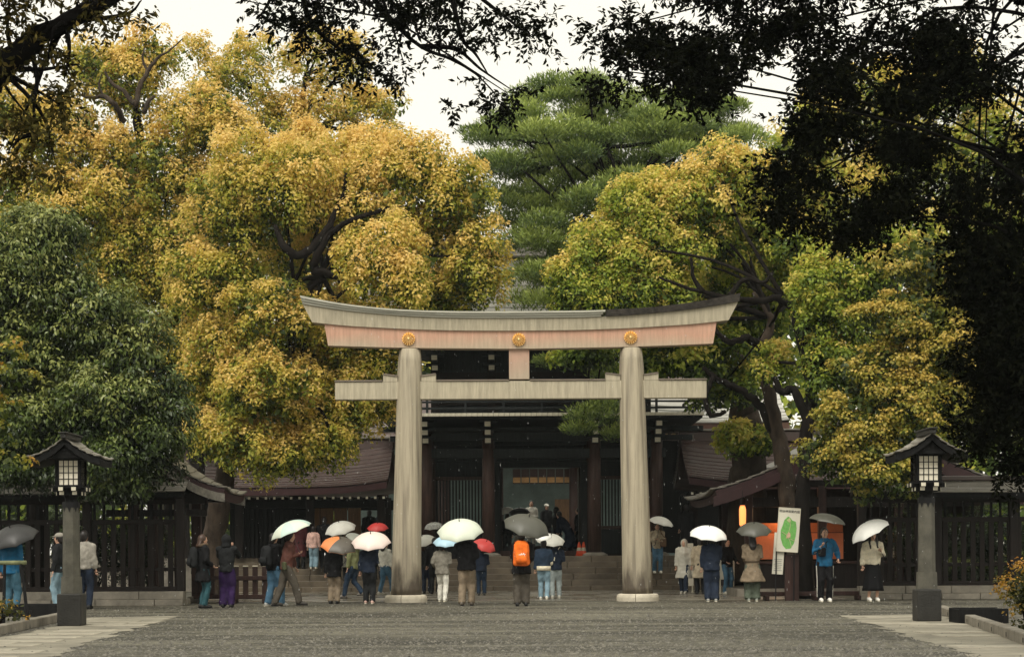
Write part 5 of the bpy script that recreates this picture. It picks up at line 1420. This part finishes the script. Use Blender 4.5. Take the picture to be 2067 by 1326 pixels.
def backpack(p, label, c, zc=1.18, w=.33, h=.46, d=.19, c2=None, mark=False):
    root = empty('backpack', W(p, (0, p['tz'](zc) - .135 - d / 2, zc - h / 2))); root.rotation_euler = p['root'].rotation_euler.copy(); tag(root, label, 'backpack')
    b = MB(); b.tube([(0, 0, 0), (0, 0, .04), (0, -.01, h * .5), (0, 0, h * .85), (0, .02, h)], [(w * .42, d * .42), (w * .5, d * .5), (w * .5, d * .55), (w * .45, d * .45), (w * .3, d * .25)], 14, up=(1, 0, 0))
    remeshed(b, 'bag', c, root, .02, 3, .012, zc)
    b = MB(); b.tube([(0, -d * .5, .05), (0, -d * .62, h * .25), (0, -d * .55, h * .48)], [(w * .3, .03), (w * .36, .045), (w * .3, .02)], 12, up=(1, 0, 0)); b.build('pocket', c2 or c, root, True)
    for sx in (-1, 1):
        m = MB(); m.tube([(sx * w * .32, d * .3, h * .1), (sx * w * .42, d + .02, h * .2), (sx * w * .42, d + .10, h * .7), (sx * w * .38, d + .06, h * .98), (sx * w * .3, d * .3, h * .92)], [(.022, .006)] * 5, 8); m.build('strap', c2 or c, root)
    if mark:
        wm = mat('white_print', (.8, .78, .72), .6, .05); g = MB()
        for k, (x0, z0, x1, z1) in enumerate(((-.04, .20, .0, .285), (0, .285, .01, .235), (.01, .235, .05, .29), (.05, .29, .07, .22), (-.06, .245, .09, .262))):
            g.tube([(x0, -d * .60 - .012, z0), (x1, -d * .60 - .012, z1)], [.008, .008], 4)
        g.build('white_mark', wm, root)
    return root
def shoulder_bag(p, label, c, loc, w=.26, h=.2, strap=True, sd=1):
    root = empty('shoulder_bag', W(p, loc)); root.rotation_euler = p['root'].rotation_euler.copy(); tag(root, label, 'bag')
    b = MB(); b.box((0, 0, h / 2), (w, .09, h), bev=.03); b.build('bag', c, root)
    b = MB(); b.box((0, -.05, h * .68), (w * .96, .012, h * .6), bev=.005); b.build('flap', c, root)
    if strap:
        l = Vector(loc); a = Vector((-sd * .10, l.y * .2, 1.47)) - l
        m = MB(); m.tube([(-.1 * sd, 0, h), (a * .5) + Vector((0, -.04 if l.y < 0 else .04, h * .5)), a], [(.014, .005)] * 3, 8); m.build('strap', c, root)
    return root

K = {k: cloth(k, v) for k, v in dict(black=(.007, .007, .008), black2=(.013, .014, .015), navy=(.018, .026, .045), darkblue=(.02, .035, .06), jeans=(.06, .13, .20), ltjeans=(.20, .30, .36), teal=(.025, .075, .09), purple=(.03, .014, .06), brown=(.11, .045, .035),
     greytr=(.075, .065, .052), khaki=(.21, .165, .115), olive=(.17, .18, .085), white=(.70, .68, .60), grey=(.17, .165, .14), greyhood=(.22, .205, .17), beige=(.42, .36, .26), trench=(.20, .155, .105), greengrey=(.10, .12, .09), blue=(.016, .10, .20),
     cream=(.66, .60, .46), pink=(.62, .40, .34), maroon=(.085, .025, .028), red=(.55, .06, .03), hakama=(.72, .06, .02), orange=(.80, .16, .02), ltgrey=(.42, .42, .38), fur=(.10, .07, .045), denim=(.05, .12, .17), capgrey=(.30, .28, .24), bluecy=(.015, .10, .20), skygrey=(.33, .38, .38)).items()}
def um(name, c, rough=.45): return mat('umbrella_' + name, c, rough, .06, 3, spec=.45)
UM = {k: um(k, v) for k, v in dict(black=(.02, .02, .02), dgrey=(.075, .075, .06), palegreen=(.64, .69, .58), stripe=(.50, .64, .58), cream=(.74, .73, .66), white=(.84, .84, .80), pink=(.80, .66, .60), orange=(.72, .24, .08), char=(.10, .09, .075), ltblue=(.42, .62, .74), red=(.70, .075, .07), grey=(.30, .31, .27), tan=(.42, .28, .15)).items()}
def clear_mat():
    m = bpy.data.materials.new('clear_vinyl'); m.use_nodes = True; n = m.node_tree.nodes; l = m.node_tree.links; b = n['Principled BSDF']
    b.inputs['Base Color'].default_value = (.75, .76, .72, 1); b.inputs['Roughness'].default_value = .2
    nz = n.new('ShaderNodeTexNoise'); nz.inputs['Scale'].default_value = 30
    r = n.new('ShaderNodeMapRange'); r.inputs['To Min'].default_value = .12; r.inputs['To Max'].default_value = .5; l.new(nz.outputs['Fac'], r.inputs['Value']); l.new(r.outputs['Result'], b.inputs['Alpha'])
    return m
UM['clear'] = clear_mat()
def rim_mat():
    return mat('vinyl_white', (.80, .80, .74), .35, .05)

HOLD = (.10, .19, 1.15)
# -- left
p = person(22, 1243, 1.68, 20, 'person in a blue jacket and dark jeans under the black umbrella at the left edge', 'jacket', K['bluecy'], K['denim'], hands=(None, HOLD))
umb(p, 'large black umbrella at the left edge above the mossy rail', 20, 1064, 104, UM['black'], dy=-.15)
p = person(120, 1231, 1.66, -80, 'person in a black vest and light jeans half hidden left of the lamp post', 'jacket', K['black2'], K['ltjeans'], (.3, .3, .3), cap=K['capgrey'])
p = person(171, 1229, 1.72, 10, 'person in a pale grey shirt and dark trousers half hidden right of the lamp post', 'sweater', K['capgrey'], K['navy'], loose=1.05)
p = person(410, 1227, 1.62, 62, 'woman in a long black coat with fur collar and teal jeans looking right', 'puffer', K['black'], K['teal'], hands=((.05, .20, 1.0), (.20, .18, 1.0)), scarf=K['fur'], hairlen=.08, hair=M_HAIRBR, loose=1.08)
backpack(p, 'black backpack on the woman with the fur collar', K['black2'])
p = person(458, 1226, 1.62, 5, 'person in a black hooded jacket and purple trousers raising both hands', 'jacket', K['black2'], K['purple'], hands=((-.10, .26, 1.42), (.12, .26, 1.42)), hood=K['black2'], wide=1.15)
p6 = person(553, 1223, 1.66, 40, 'person in jeans walking half hidden behind the brown jacket', 'jacket', K['black'], K['jeans'], (.5, .5, .48), legs=((-.12, 0), (.16, .0)), wide=1.15)
backpack(p6, 'dark backpack on the person behind the brown jacket', K['black2'], w=.36)
p = person(578, 1224, 1.70, 78, 'person in a brown jacket and grey trousers striding right', 'jacket', K['brown'], K['greytr'], (.05, .045, .04), legs=((-.26, .0), (.30, 0)), hands=((-.30, .24, .88), (.02, .27, 1.20)), lean=.16, wide=1.15, loose=1.05)
umb(p, 'pale green striped umbrella over the person in brown', 580, 1053, 90, UM['palegreen'], c2=UM['stripe'], dy=-.05, depth=.24)
shoulder_bag(p, 'olive shoulder bag at the hip of the person in brown', cloth('olivebag', (.07, .075, .04)), (.22, -.06, .83))
p = person(674, 1218, 1.42, 10, 'person in a black jacket and khaki trousers under the orange and black umbrella', 'jacket', K['black'], K['khaki'], hands=(None, HOLD), hem=.78, loose=1.1, wide=1.15)
umb(p, 'orange and charcoal umbrella beside the pale pink one', 686, 1087, 78, UM['orange'], c2=UM['char'], gores=(0, 1, 5, 6, 7), dy=-.22, depth=.22)
p = person(714, 1208, 1.62, -62, 'person in an olive jacket walking left behind the pale pink umbrella', 'jacket', K['olive'], K['darkblue'], (.2, .18, .16), legs=((.26, 0), (-.24, .10)), hands=(None, HOLD))
umb(p, 'light grey umbrella behind the pale pink one', 726, 1080, 52, UM['grey'], dy=.1)
p = person(745, 1218, 1.50, 5, 'person in a navy jacket with dark trousers under the pale pink umbrella', 'jacket', K['navy'], K['black2'], (.62, .42, .36), hands=(None, HOLD), legs=((.06, 0), (-.05, 0)), wide=1.1)
umb(p, 'pale pink umbrella left of the torii pillar', 748, 1077, 82, UM['pink'], dy=-.25, depth=.24)
p = person(778, 1199, 1.58, 40, 'person in a white top and blue jeans next to the left torii pillar', 'sweater', K['white'], K['jeans'], (.6, .58, .52), legs=((-.16, 0), (.22, 0)), hairlen=.12)
p = person(655, 1140, 1.66, 0, 'person in a black jacket standing high on the steps at left', 'jacket', K['black'], K['black2'], D=61.2, z=.74, hem=.72, loose=1.1)
p = person(606, 1134, 1.58, 5, 'person in a maroon coat on the steps above the brown jacket', 'coat', K['maroon'], K['black2'], D=61.6, z=.74, hem=.42)
p = person(633, 1139, 1.36, 8, 'child in a pink jacket and light jeans on the steps', 'jacket', K['pink'], K['ltjeans'], (.6, .58, .5), D=61.0, z=.74, wide=1.2)
p = person(690, 1160, 1.56, 5, 'person in a grey coat under the cream umbrella on the steps', 'coat', K['grey'], K['black2'], D=60.62, z=.35, hands=(None, HOLD))
umb(p, 'cream umbrella held high on the steps at left', 684, 1054, 66, UM['cream'], dy=-.3)
p = person(763, 1160, 1.50, -10, 'person in dark clothes on the steps under the small red umbrella', 'jacket', K['navy'], K['black2'], D=60.62, z=.35, hands=(None, HOLD))
umb(p, 'small red umbrella on the steps left of the torii pillar', 762, 1056, 44, UM['red'], dy=-.2, depth=.24)
p = person(746, 1118, 1.66, 0, 'person in black under the roofed corridor, left of the other', 'jacket', K['black'], K['black'], D=66.5, z=1.1, group='visitors far inside')
p = person(770, 1118, 1.66, 20, 'person in dark navy under the roofed corridor beside the torii pillar', 'jacket', K['navy'], K['black'], D=66.8, z=1.1, group='visitors far inside')
# -- centre
p = person(893, 1214, 1.46, 12, 'person in a grey hoodie and white trousers near the left pillar', 'jacket', K['greyhood'], K['white'], (.7, .68, .6), legs=((.10, 0), (-.12, .0)), hands=((-.22, .16, .98), HOLD), hem=.80, loose=1.08)
umb(p, 'pale blue umbrella over the grey hoodie', 900, 1083, 54, UM['ltblue'], dy=-.1, depth=.24)
p = person(942, 1222, 1.68, 5, 'person in a black jacket and khaki trousers under the pale green umbrella', 'jacket', K['black'], K['khaki'], (.12, .10, .08), legs=((-.10, 0), (.10, 0)), hands=((-.16, .20, 1.18), HOLD), hem=.82, loose=1.14, wide=1.15)
umb(p, 'pale green umbrella left of centre', 927, 1052, 96, UM['palegreen'], dy=-.28, side=0)
p = person(972, 1201, 1.40, 0, 'young person in dark clothes carrying the coral red umbrella', 'jacket', K['navy'], K['darkblue'], (.05, .05, .05), hands=(None, (.12, .2, 1.08)))
umb(p, 'coral red umbrella tilted back right of the pale green one', 982, 1092, 48, UM['red'], dy=-.25, tilt=(.30, -.40, .70))
p = person(862, 1197, 1.50, 0, 'person hidden behind the left torii pillar with a white umbrella', 'jacket', K['black2'], K['navy'], hands=(None, HOLD))
umb(p, 'white umbrella showing past the left torii pillar', 852, 1082, 54, UM['cream'], dy=-.15)
p = person(878, 1199, 1.66, 5, 'person in black under the clear vinyl umbrella', 'jacket', K['black'], K['black2'], D=56.0, hands=(None, HOLD))
umb(p, 'clear vinyl umbrella beyond the pale green one', 874, 1054, 40, UM['clear'], dy=-.2)
p = person(1053, 1223, 1.68, 0, 'person in black with an orange backpack under the dark grey umbrella', 'jacket', K['black'], K['greytr'], (.015, .014, .013), legs=((-.03, 0), (.06, 0)), hands=((-.06, .26, 1.22), (.16, .22, 1.0)), hem=.74, loose=1.12, wide=1.15)
umb(p, 'wide dark grey umbrella over the orange backpack', 1068, 1043, 98, UM['dgrey'], dy=-.12, side=0)
backpack(p, 'bright orange rain covered backpack with white mark', K['orange'], 1.20, .38, .56, .24, mark=True)
p = person(1098, 1210, 1.52, 8, 'person in a navy and white jacket with pale jeans, left of a pair', 'jacket', K['darkblue'], K['ltjeans'], (.66, .64, .58), legs=((.10, 0), (-.12, .02)), hands=(None, HOLD), hem=.84)
b = MB(); b.tube([(0, 0, .84), (0, 0, .97)], [(.205, .165), (.205, .163)], 24, up=(1, 0, 0)); b.build('white_hem', K['cream'], p['root'], True)
umb(p, 'small white umbrella left of a close pair', 1096, 1076, 36, UM['white'], dy=-.3)
p = person(1122, 1207, 1.52, 0, 'person in a navy sweater and pale grey trousers, right of a pair', 'sweater', K['navy'], K['skygrey'], (.66, .64, .58), legs=((-.10, .0), (.08, 0)), hands=((-.10, .2, 1.1), HOLD), hem=.84)
umb(p, 'cream umbrella tilted back over the navy sweater', 1113, 1079, 58, UM['cream'], dy=-.35, tilt=(.06, -.34, .85))
shoulder_bag(p, 'small cream bag on the back of the navy sweater', K['cream'], (-.16, -.16, .98), .14, .12, True, -1)
# in the doorway
p = person(1073, 1113, 1.72, 180, 'priest in a white robe standing in the doorway', 'coat', K['white'], K['white'], D=72.6, z=1.5, hem=.3, group='visitors far inside', hands=((-.08, .2, 1.1), (.08, .2, 1.1)))
p = person(1104, 1116, 1.62, 150, 'person with a white cap and dark jacket in the doorway', 'jacket', K['black2'], K['black'], D=73.6, z=1.5, cap=K['white'], group='visitors far inside')
p = person(1124, 1113, 1.72, 60, 'person in a dark suit standing in the doorway', 'jacket', K['black'], K['black'], D=66.5, z=1.1, hem=.78, group='visitors far inside', hands=((-.1, .28, 1.15), None))
p = person(1168, 1113, 1.70, -70, 'person in a dark coat at the right door jamb', 'coat', K['black2'], K['black'], D=66.8, z=1.1, group='visitors far inside', hem=.5)
p = person(1150, 1113, 1.55, -60, 'person in a navy coat stooping in the doorway', 'coat', K['navy'], K['navy'], D=65.9, z=1.1, group='visitors far inside', hem=.35, lean=.75, hands=((-.1, .5, .9), (.1, .5, .9)), loose=1.2)
p = person(1024, 1114, 1.48, 0, 'person in black in the doorway under a cream umbrella', 'jacket', K['black'], K['black2'], D=66.0, z=1.1, group='visitors far inside', hands=(None, HOLD))
umb(p, 'cream umbrella inside the doorway at its left side', 1020, 1024, 34, UM['cream'], dy=-.1)
p = person(1048, 1114, 1.48, 0, 'person in dark clothes in the doorway under a black umbrella', 'jacket', K['black'], K['grey'], D=65.4, z=1.1, group='visitors far inside', hands=(None, HOLD))
umb(p, 'black umbrella inside the doorway', 1048, 1026, 44, UM['black'], dy=-.1, depth=.2)
# -- right
p = person(1327, 1159, 1.60, 175, 'man in a beige jacket and jeans coming down the steps', 'jacket', K['beige'], K['jeans'], (.7, .68, .6), D=60.9, z=.54, hands=((-.10, .2, 1.1), HOLD), legs=((.05, 0), (-.05, 0)))
shoulder_bag(p, 'brown bag carried by the man in beige on the steps', cloth('brownbag', (.16, .10, .06)), (-.18, .16, .9), .2, .26)
umb(p, 'cream umbrella of the man coming down the steps', 1337, 1043, 54, UM['cream'], dy=-1.2)
p = person(1381, 1198, 1.56, 200, 'person in a pale hooded raincoat walking at the foot of the steps', 'raincoat', mat('pale_raincoat', (.46, .44, .37), .35, .15, 6, .2, 30), K['navy'], (.35, .33, .28), hood=mat('pale_raincoat', (.46, .44, .37)), legs=((.16, 0), (-.14, 0)), loose=1.1, hem=.5)
p = person(1386, 1116, 1.66, 10, 'person in a long black coat at the top of the steps', 'coat', K['black'], K['black'], D=62.5, z=1.12, hem=.35)
p = person(1414, 1199, 1.60, 0, 'person in a beige coat half hidden behind the white umbrella', 'coat', K['beige'], K['black2'], hem=.5)
p = person(1437, 1214, 1.60, 0, 'person in navy with a belt under the white umbrella', 'jacket', K['navy'], K['navy'], (.4, .4, .38), hands=(None, (.06, .26, 1.14)), hem=.80, loose=1.1, wide=1.3)
umb(p, 'bright white umbrella tilted back over the person in navy', 1432, 1062, 80, UM['white'], dy=-.38, tilt=(.08, -.24, .85))
p = person(1468, 1199, 1.56, 150, 'person in a dark jacket and jeans behind the white board', 'jacket', K['black'], K['jeans'], (.6, .58, .5), hands=((-.2, .25, 1.0), (.2, .25, 1.0)))
p = person(1519, 1213, 1.62, 0, 'woman in a brown belted trench coat and wide grey green trousers', 'coat', K['trench'], K['greengrey'], (.35, .38, .34), hands=((-.12, .22, 1.0), HOLD), wide=1.45, hem=.50, flare=.25, hairlen=.2)
b = MB(); b.tube([(0, 0, 1.0), (0, 0, 1.05)], [(.195, .152), (.195, .152)], 24, up=(1, 0, 0)); b.build('belt', cloth('belt', (.12, .09, .06)), p['root'], True)
umb(p, 'dark grey umbrella over the trench coat', 1522, 1056, 72, UM['dgrey'], dy=-.15, depth=.24)
p = person(1665, 1214, 1.74, 178, 'man in a blue jacket and black trousers with white side stripes facing us', 'jacket', K['blue'], K['black'], (.75, .73, .68), hands=((-.30, .10, .98), (.14, .24, 1.28)), hem=.82, loose=1.06)
for sx in (-1, 1):
    b = MB(); b.tube([(sx * .196, .01, .84), (sx * .184, .03, .5), (sx * .180, 0, .12)], [(.009, .028)] * 3, 8); b.build('white_stripe', K['white'], p['root'])
umb(p, 'dark umbrella over the man in the blue jacket', 1673, 1037, 78, UM['dgrey'], dy=-1.3, depth=.19, side=1)
shoulder_bag(p, 'black sling bag on the chest of the man in blue', K['black'], (.10, .20, 1.05), .18, .22)
p = person(1762, 1213, 1.66, 175, 'woman in a cream fleece jacket and long black skirt facing us', 'jacket', K['cream'], K['black'], (.72, .70, .64), skirt=.26, hands=((-.14, .24, 1.22), (.27, .05, .86)), hem=.90, hairlen=.24, loose=1.06)
b = MB(); b.tube([(.075, .02, 1.62), (.09, .07, 1.45), (.085, .13, 1.28)], [(.03, .03), (.035, .025), (.02, .015)], 8); b.tube([(-.075, .02, 1.62), (-.09, .07, 1.45), (-.085, .13, 1.30)], [(.03, .03), (.035, .025), (.02, .015)], 8); b.build('front_hair', M_HAIR, p['root'], True)
umb(p, 'white umbrella over the woman in the cream fleece', 1746, 1055, 88, UM['white'], dy=-1.2, side=0, depth=.26)
p = person(1818, 1186, 1.60, 180, 'shrine attendant in white top and red trousers beyond the right fence', 'sweater', K['white'], K['hakama'], D=54.5, skirt=.12, hands=(None, HOLD), group='visitors far inside')
umb(p, 'tan umbrella of the attendant beyond the right fence', 1818, 1072, 62, UM['tan'], dy=-.1)
# ------------------------------------------------------------------ street furniture
def stake_barrier(xc, y, n, label, low=False):
    D = DG(xc, y); v = U(xc, y, D); root = empty('timber_barrier', (v.x, D, 0)); tag(root, label, 'barrier', 'timber barriers')
    L = n * .235
    for z in ((.16,) if low else (.16, .62)):
        m = MB(); m.box((0, 0, z), (L + .2, .09, .11), bev=.012); m.build('rail', M_WOODRED, root)
    if not low:
        st = MB(); st.box((0, 0, .50), (.13, .06, .80), bev=.01); f = None
        cp = MB(); cp.box((0, 0, .915), (.135, .065, .03), bev=.01); g_ = None
        for i in range(n):
            o = f = st.build('stake', M_WOODRED, root) if f is None else dup(f, root); o.location = (-L / 2 + (i + .5) * .235, .06, 0)
            o = g_ = cp.build('white_cap', M_WHITE, root) if g_ is None else dup(g_, root); o.location = (-L / 2 + (i + .5) * .235, .06, 0)
    for e in (-1, 1):
        m = MB(); m.box((e * (L / 2 - .1), 0, .06), (.1, .5, .12), bev=.015); m.build('foot', M_WOODRED, root)
        for q in (-.2, .2):
            m = MB(); m.tube([(e * (L / 2 - .1) - .02, q, .03), (e * (L / 2 - .1) + .02, q, .03)], [.03, .03], 10); m.build('caster', M_METALBK, root)
    return root
stake_barrier(437, 1216, 4, 'red brown stake barrier behind the two people in black')
stake_barrier(505, 1217, 4, 'red brown stake barrier with white capped stakes left of the walking pair')
stake_barrier(1596, 1211, 6, 'low red brown timber rail under the map sign', True)
stake_barrier(1692, 1210, 5, 'low red brown timber rail behind the man in blue', True)

# mossy bamboo rail at the left edge
def mossy_rail():
    D = 30.5; v = U(20, 1255, D); root = empty('bamboo_rail', (v.x, D, 0)); tag(root, 'mossy bamboo rail on dark trestle legs at the left edge', 'rail')
    k = D / F; zt = U(20, 1136, D).z
    m = MB(); m.tube([(-.7, 0, zt), (-.2, 0, zt + .004), (.27, 0, zt + .008)], [.036, .036, .034], 12); b = m.build('bamboo_pole', mat('mossy_bamboo', (.20, .22, .11), .6, .5, 8), root, True)
    for x in (-.35, 0, .2):
        m = MB(); m.tube([(x, 0, zt - .01), (x + .001, 0, zt + .004)], [.04, .04], 12); 
    for x, dx in ((-.5, 0), (-.08, -.02), (.19, .12)):
        m = MB(); m.tube([(x, 0, zt), (x + dx, -.02, .0)], [.025, .03], 8); m.build('leg', M_METALBK, root)
    m = MB(); m.box((-.1, .0, .28), (.9, .03, .04)); m.build('cross_bar', M_METALBK, root)
    return root
mossy_rail()
# dark timber edging boxes in the beds
for x, y, w, label in ((75, 1243, .95, 'black timber planter edge beside the left lamp'), (1975, 1256, .8, 'black timber planter edge behind the right kerb')):
    D = DG(x, y); v = U(x, y, D); root = empty('planter_edge', (v.x, D, 0)); tag(root, label, 'planter')
    for s in (-1, 1):
        m = MB(); m.box((0, s * .35, .12), (w, .05, .24), bev=.006); m.build('board', M_WOODBLACK, root)
        m = MB(); m.box((s * (w / 2 - .025), 0, .12), (.05, .64, .22), bev=.006); m.build('end_board', M_WOODBLACK, root)
    m = MB(); m.box((0, 0, .09), (w - .1, .62, .16)); m.build('soil', mat('wet_soil', (.03, .024, .018), .9, .4, 8, .6, 20), root)

def text_mesh(body, size, m, parent, loc, rot, name='lettering', align='CENTER'):
    cu = bpy.data.curves.new('t', 'FONT'); cu.body = body; cu.size = size; cu.align_x = align; cu.extrude = .002
    o = bpy.data.objects.new('t', cu); BENCH.collection.objects.link(o)
    BENCH.view_layers[0].update(); dg = BENCH.view_layers[0].depsgraph
    me = bpy.data.meshes.new_from_object(o.evaluated_get(dg)); bpy.data.objects.remove(o); me.name = name
    me.materials.clear(); me.materials.append(m); q = bpy.data.objects.new(name, me); col.objects.link(q); q.parent = parent
    q.location = loc; q.rotation_euler = rot; return q
M_INK = mat('black_ink', (.02, .02, .02), .7, .05)
M_BOARD = mat('cream_sign_board', (.66, .63, .52), .5, .06, 3)
def map_sign():
    D = 46.0; k = D / F; v = U(1592, 1206, D); root = empty('map_sign', (v.x, D, 0)); tag(root, 'tilted cream sign with a green map and black heading', 'sign')
    z = lambda y: CAMH + (HY - y) * k + .03
    R = Matrix.Rotation(math.radians(4.2), 3, 'Y')
    w, h = 43 * k, 88 * k; c = Vector((0, 0, (z(1031) + z(1118)) / 2))
    m = MB(); m.box(c, (w, .035, h), R, bev=.006); m.build('board', M_BOARD, root)
    m = MB()
    for a, b in (((-w / 2, 0, 0), (.015, .05, h)), ((w / 2, 0, 0), (.015, .05, h)), ((0, 0, h / 2), (w, .05, .015)), ((0, 0, -h / 2), (w, .05, .015))): m.box(c + R @ Vector(a), b, R)
    m.build('frame', M_WHITE, root)
    def blob(pts, mm, nm, off):
        g = MB(); n = len(pts)
        P = [c + R @ Vector((x * w, -.0178 - off, y * h)) for x, y in pts]; Q = [p + Vector((0, .004, 0)) for p in P]
        g.add(P + Q, [tuple(range(n)), tuple(range(n, 2 * n))[::-1]] + [(i, (i + 1) % n, n + (i + 1) % n, n + i) for i in range(n)]); g.build(nm, mm, root)
    blob([(-.28, .10), (-.22, .22), (-.05, .31), (.05, .28), (.16, .22), (.32, .20), (.38, .05), (.36, -.12), (.30, -.30), (.16, -.42), (-.06, -.44), (-.22, -.36), (-.34, -.20), (-.36, -.02)], mat('map_green', (.16, .42, .10), .6, .25, 14), 'green_map', .002)
    blob([(-.06, -.10), (.02, -.04), (.10, -.08), (.12, -.16), (.05, -.18), (-.08, -.20)], mat('map_peach', (.62, .40, .28), .6, .2, 20), 'map_building', .007)
    blob([(-.12, .22), (.02, .28), (.10, .21), (0, .17)], mat('map_tan', (.42, .46, .22), .6, .2, 20), 'map_clearing', .007)
    for pts in ([(-.30, -.05), (-.05, -.13), (.10, -.25), (.2, -.4)], [(0, -.1), (.08, .1), (0, .28)], [(.1, -.2), (.34, -.25)]):
        g = MB(); g.tube([c + R @ Vector((x * w, -.026, y * h)) for x, y in pts], [.006] * len(pts), 5); g.build('map_path', mat('map_path_tan', (.55, .50, .30), .6, .1), root)
    text_mesh('明治神宮案内図', .072, M_INK, root, c + R @ Vector((0, -.022, h * .40)), (math.pi / 2, math.radians(4.2), 0), 'heading')
    # lower leaning notice
    c2 = Vector((-19 * k, .07, z(1122))); w2, h2 = 22 * k, 84 * k
    m = MB(); m.box(c2, (w2, .03, h2), R, bev=.005); m.build('side_notice', M_BOARD, root)
    for i in range(7):
        m = MB(); m.box(c2 + R @ Vector((.0, -.018, -h2 * .14 - i * .045)), (w2 * (.6 if i % 3 else .75), .004, .014), R); m.build('notice_line', mat('grey_print', (.28, .28, .25), .7, .1), root)
    # posts
    m = MB(); m.box((8 * k, .14, z(1150) / 2), (.34, .12, z(1098)), bev=.01); m.build('plank_stand', M_WOODRED, root)
    for x in (-24, 12):
        m = MB(); m.tube([(x * k, .03, z(1110)), ((x - 3) * k, -.05, 0)], [.015, .015], 8); m.build('leg', M_METALBK, root)
    m = MB(); m.tube([(18 * k, .1, z(1110)), (26 * k, .5, 0)], [.015, .015], 8); m.build('leg', M_METALBK, root)
    return root
map_sign()
def white_board(x0, x1, y0, y1, yb, label, D=None, legs=True):
    D = D or DG((x0 + x1) / 2, yb); k = D / F; v = U((x0 + x1) / 2, yb, D); root = empty('notice_board', (v.x, D, 0)); tag(root, label, 'notice board')
    z0, z1 = U(x0, y1, D).z, U(x0, y0, D).z; w = (x1 - x0) * k
    m = MB(); m.box((0, 0, (z0 + z1) / 2), (w, .025, z1 - z0), bev=.006); m.build('panel', M_BOARD, root)
    if legs:
        for s in (-1, 1):
            m = MB(); m.box((s * (w / 2 - .03), .03, z1 / 2), (.04, .04, z1), bev=.005); m.build('leg', M_WHITE, root)
            m = MB(); m.box((s * (w / 2 - .03), .03, .02), (.05, .4, .04), bev=.005); m.build('foot', M_WHITE, root)
    return root
white_board(1452, 1483, 1128, 1169, 1198, 'plain white notice board on thin legs before the office counter')
white_board(1384, 1400, 1096, 1182, 1196, 'tall pale notice board behind the raincoat')
# traffic cones inside the doorway
for x, label in ((1169, 'small orange cone left of two in the doorway'), (1178, 'small orange cone right of two in the doorway')):
    D = 65.2; v = U(x, 1113, D); root = empty('traffic_cone', (v.x, D, 1.1)); tag(root, label, 'cone', 'cones in the doorway')
    m = MB(); m.lathe([(0, .02), (.12, .02), (.10, .12), (.075, .25), (.05, .42), (.02, .5), (0, .5)], (0, 0, 0), 14); m.build('cone', mat('cone_orange', (.8, .1, .03), .5, .1), root, True)
    m = MB(); m.box((0, 0, .012), (.3, .3, .024), bev=.006); m.build('foot', mat('cone_orange', (.8, .1, .03)), root)
    m = MB(); m.lathe([(.088, .19), (.066, .31)], (0, 0, 0), 14); m.build('white_band', M_WHITE, root)

bpy.data.scenes.remove(BENCH)
# ------------------------------------------------------------------ rain haze and falling drops
def haze():
    m = bpy.data.materials.new('rain_haze'); m.use_nodes = True; n = m.node_tree.nodes; n.remove(n['Principled BSDF'])
    v = n.new('ShaderNodeVolumePrincipled'); v.inputs['Color'].default_value = (.86, .93, .95, 1); v.inputs['Density'].default_value = .00022; v.inputs['Anisotropy'].default_value = .2
    m.node_tree.links.new(v.outputs['Volume'], n['Material Output'].inputs['Volume'])
    b = MB(); b.box((0, 60, 14.5), (160, 150, 31)); o = stuff(b.build('haze', m)); o['label'] = 'thin grey rain haze filling the whole forecourt'; o['category'] = 'haze'
haze()
def rain():
    rng = np.random.default_rng(77); N = 3200
    D = 27 + 34 * rng.random(N); X = (rng.random(N) - .5) * D * .62; Z = rng.random(N) * (D * .33 + 1)
    L = .008 + .022 * rng.random(N) ** 2; w = .0016 + .0016 * rng.random(N)
    c = np.stack([X, D, Z], -1); a = rng.normal(size=N) * .12
    dx = np.stack([np.cos(a), np.zeros(N), np.sin(a) * 0], -1) * w[:, None]; dz = np.stack([a * .5, np.zeros(N), np.ones(N)], -1) * L[:, None]; dy = np.array([[0, 1.0, 0]]) * w[:, None]
    P = np.stack([c + dz, c + dx, c + dy, c - dx, c - dy, c - dz], 1).reshape(-1, 3)
    t = np.array([(0, 1, 2), (0, 2, 3), (0, 3, 4), (0, 4, 1), (5, 2, 1), (5, 3, 2), (5, 4, 3), (5, 1, 4)])
    Fc = (t[None] + (np.arange(N) * 6)[:, None, None]).reshape(-1, 3)
    o = stuff(np_mesh('rain', P, Fc, mat('rain_drop', (.8, .82, .82), .1, .02, spec=1.0))); o['label'] = 'fine rain drops falling in front of the dark gate'; o['category'] = 'rain'
rain()
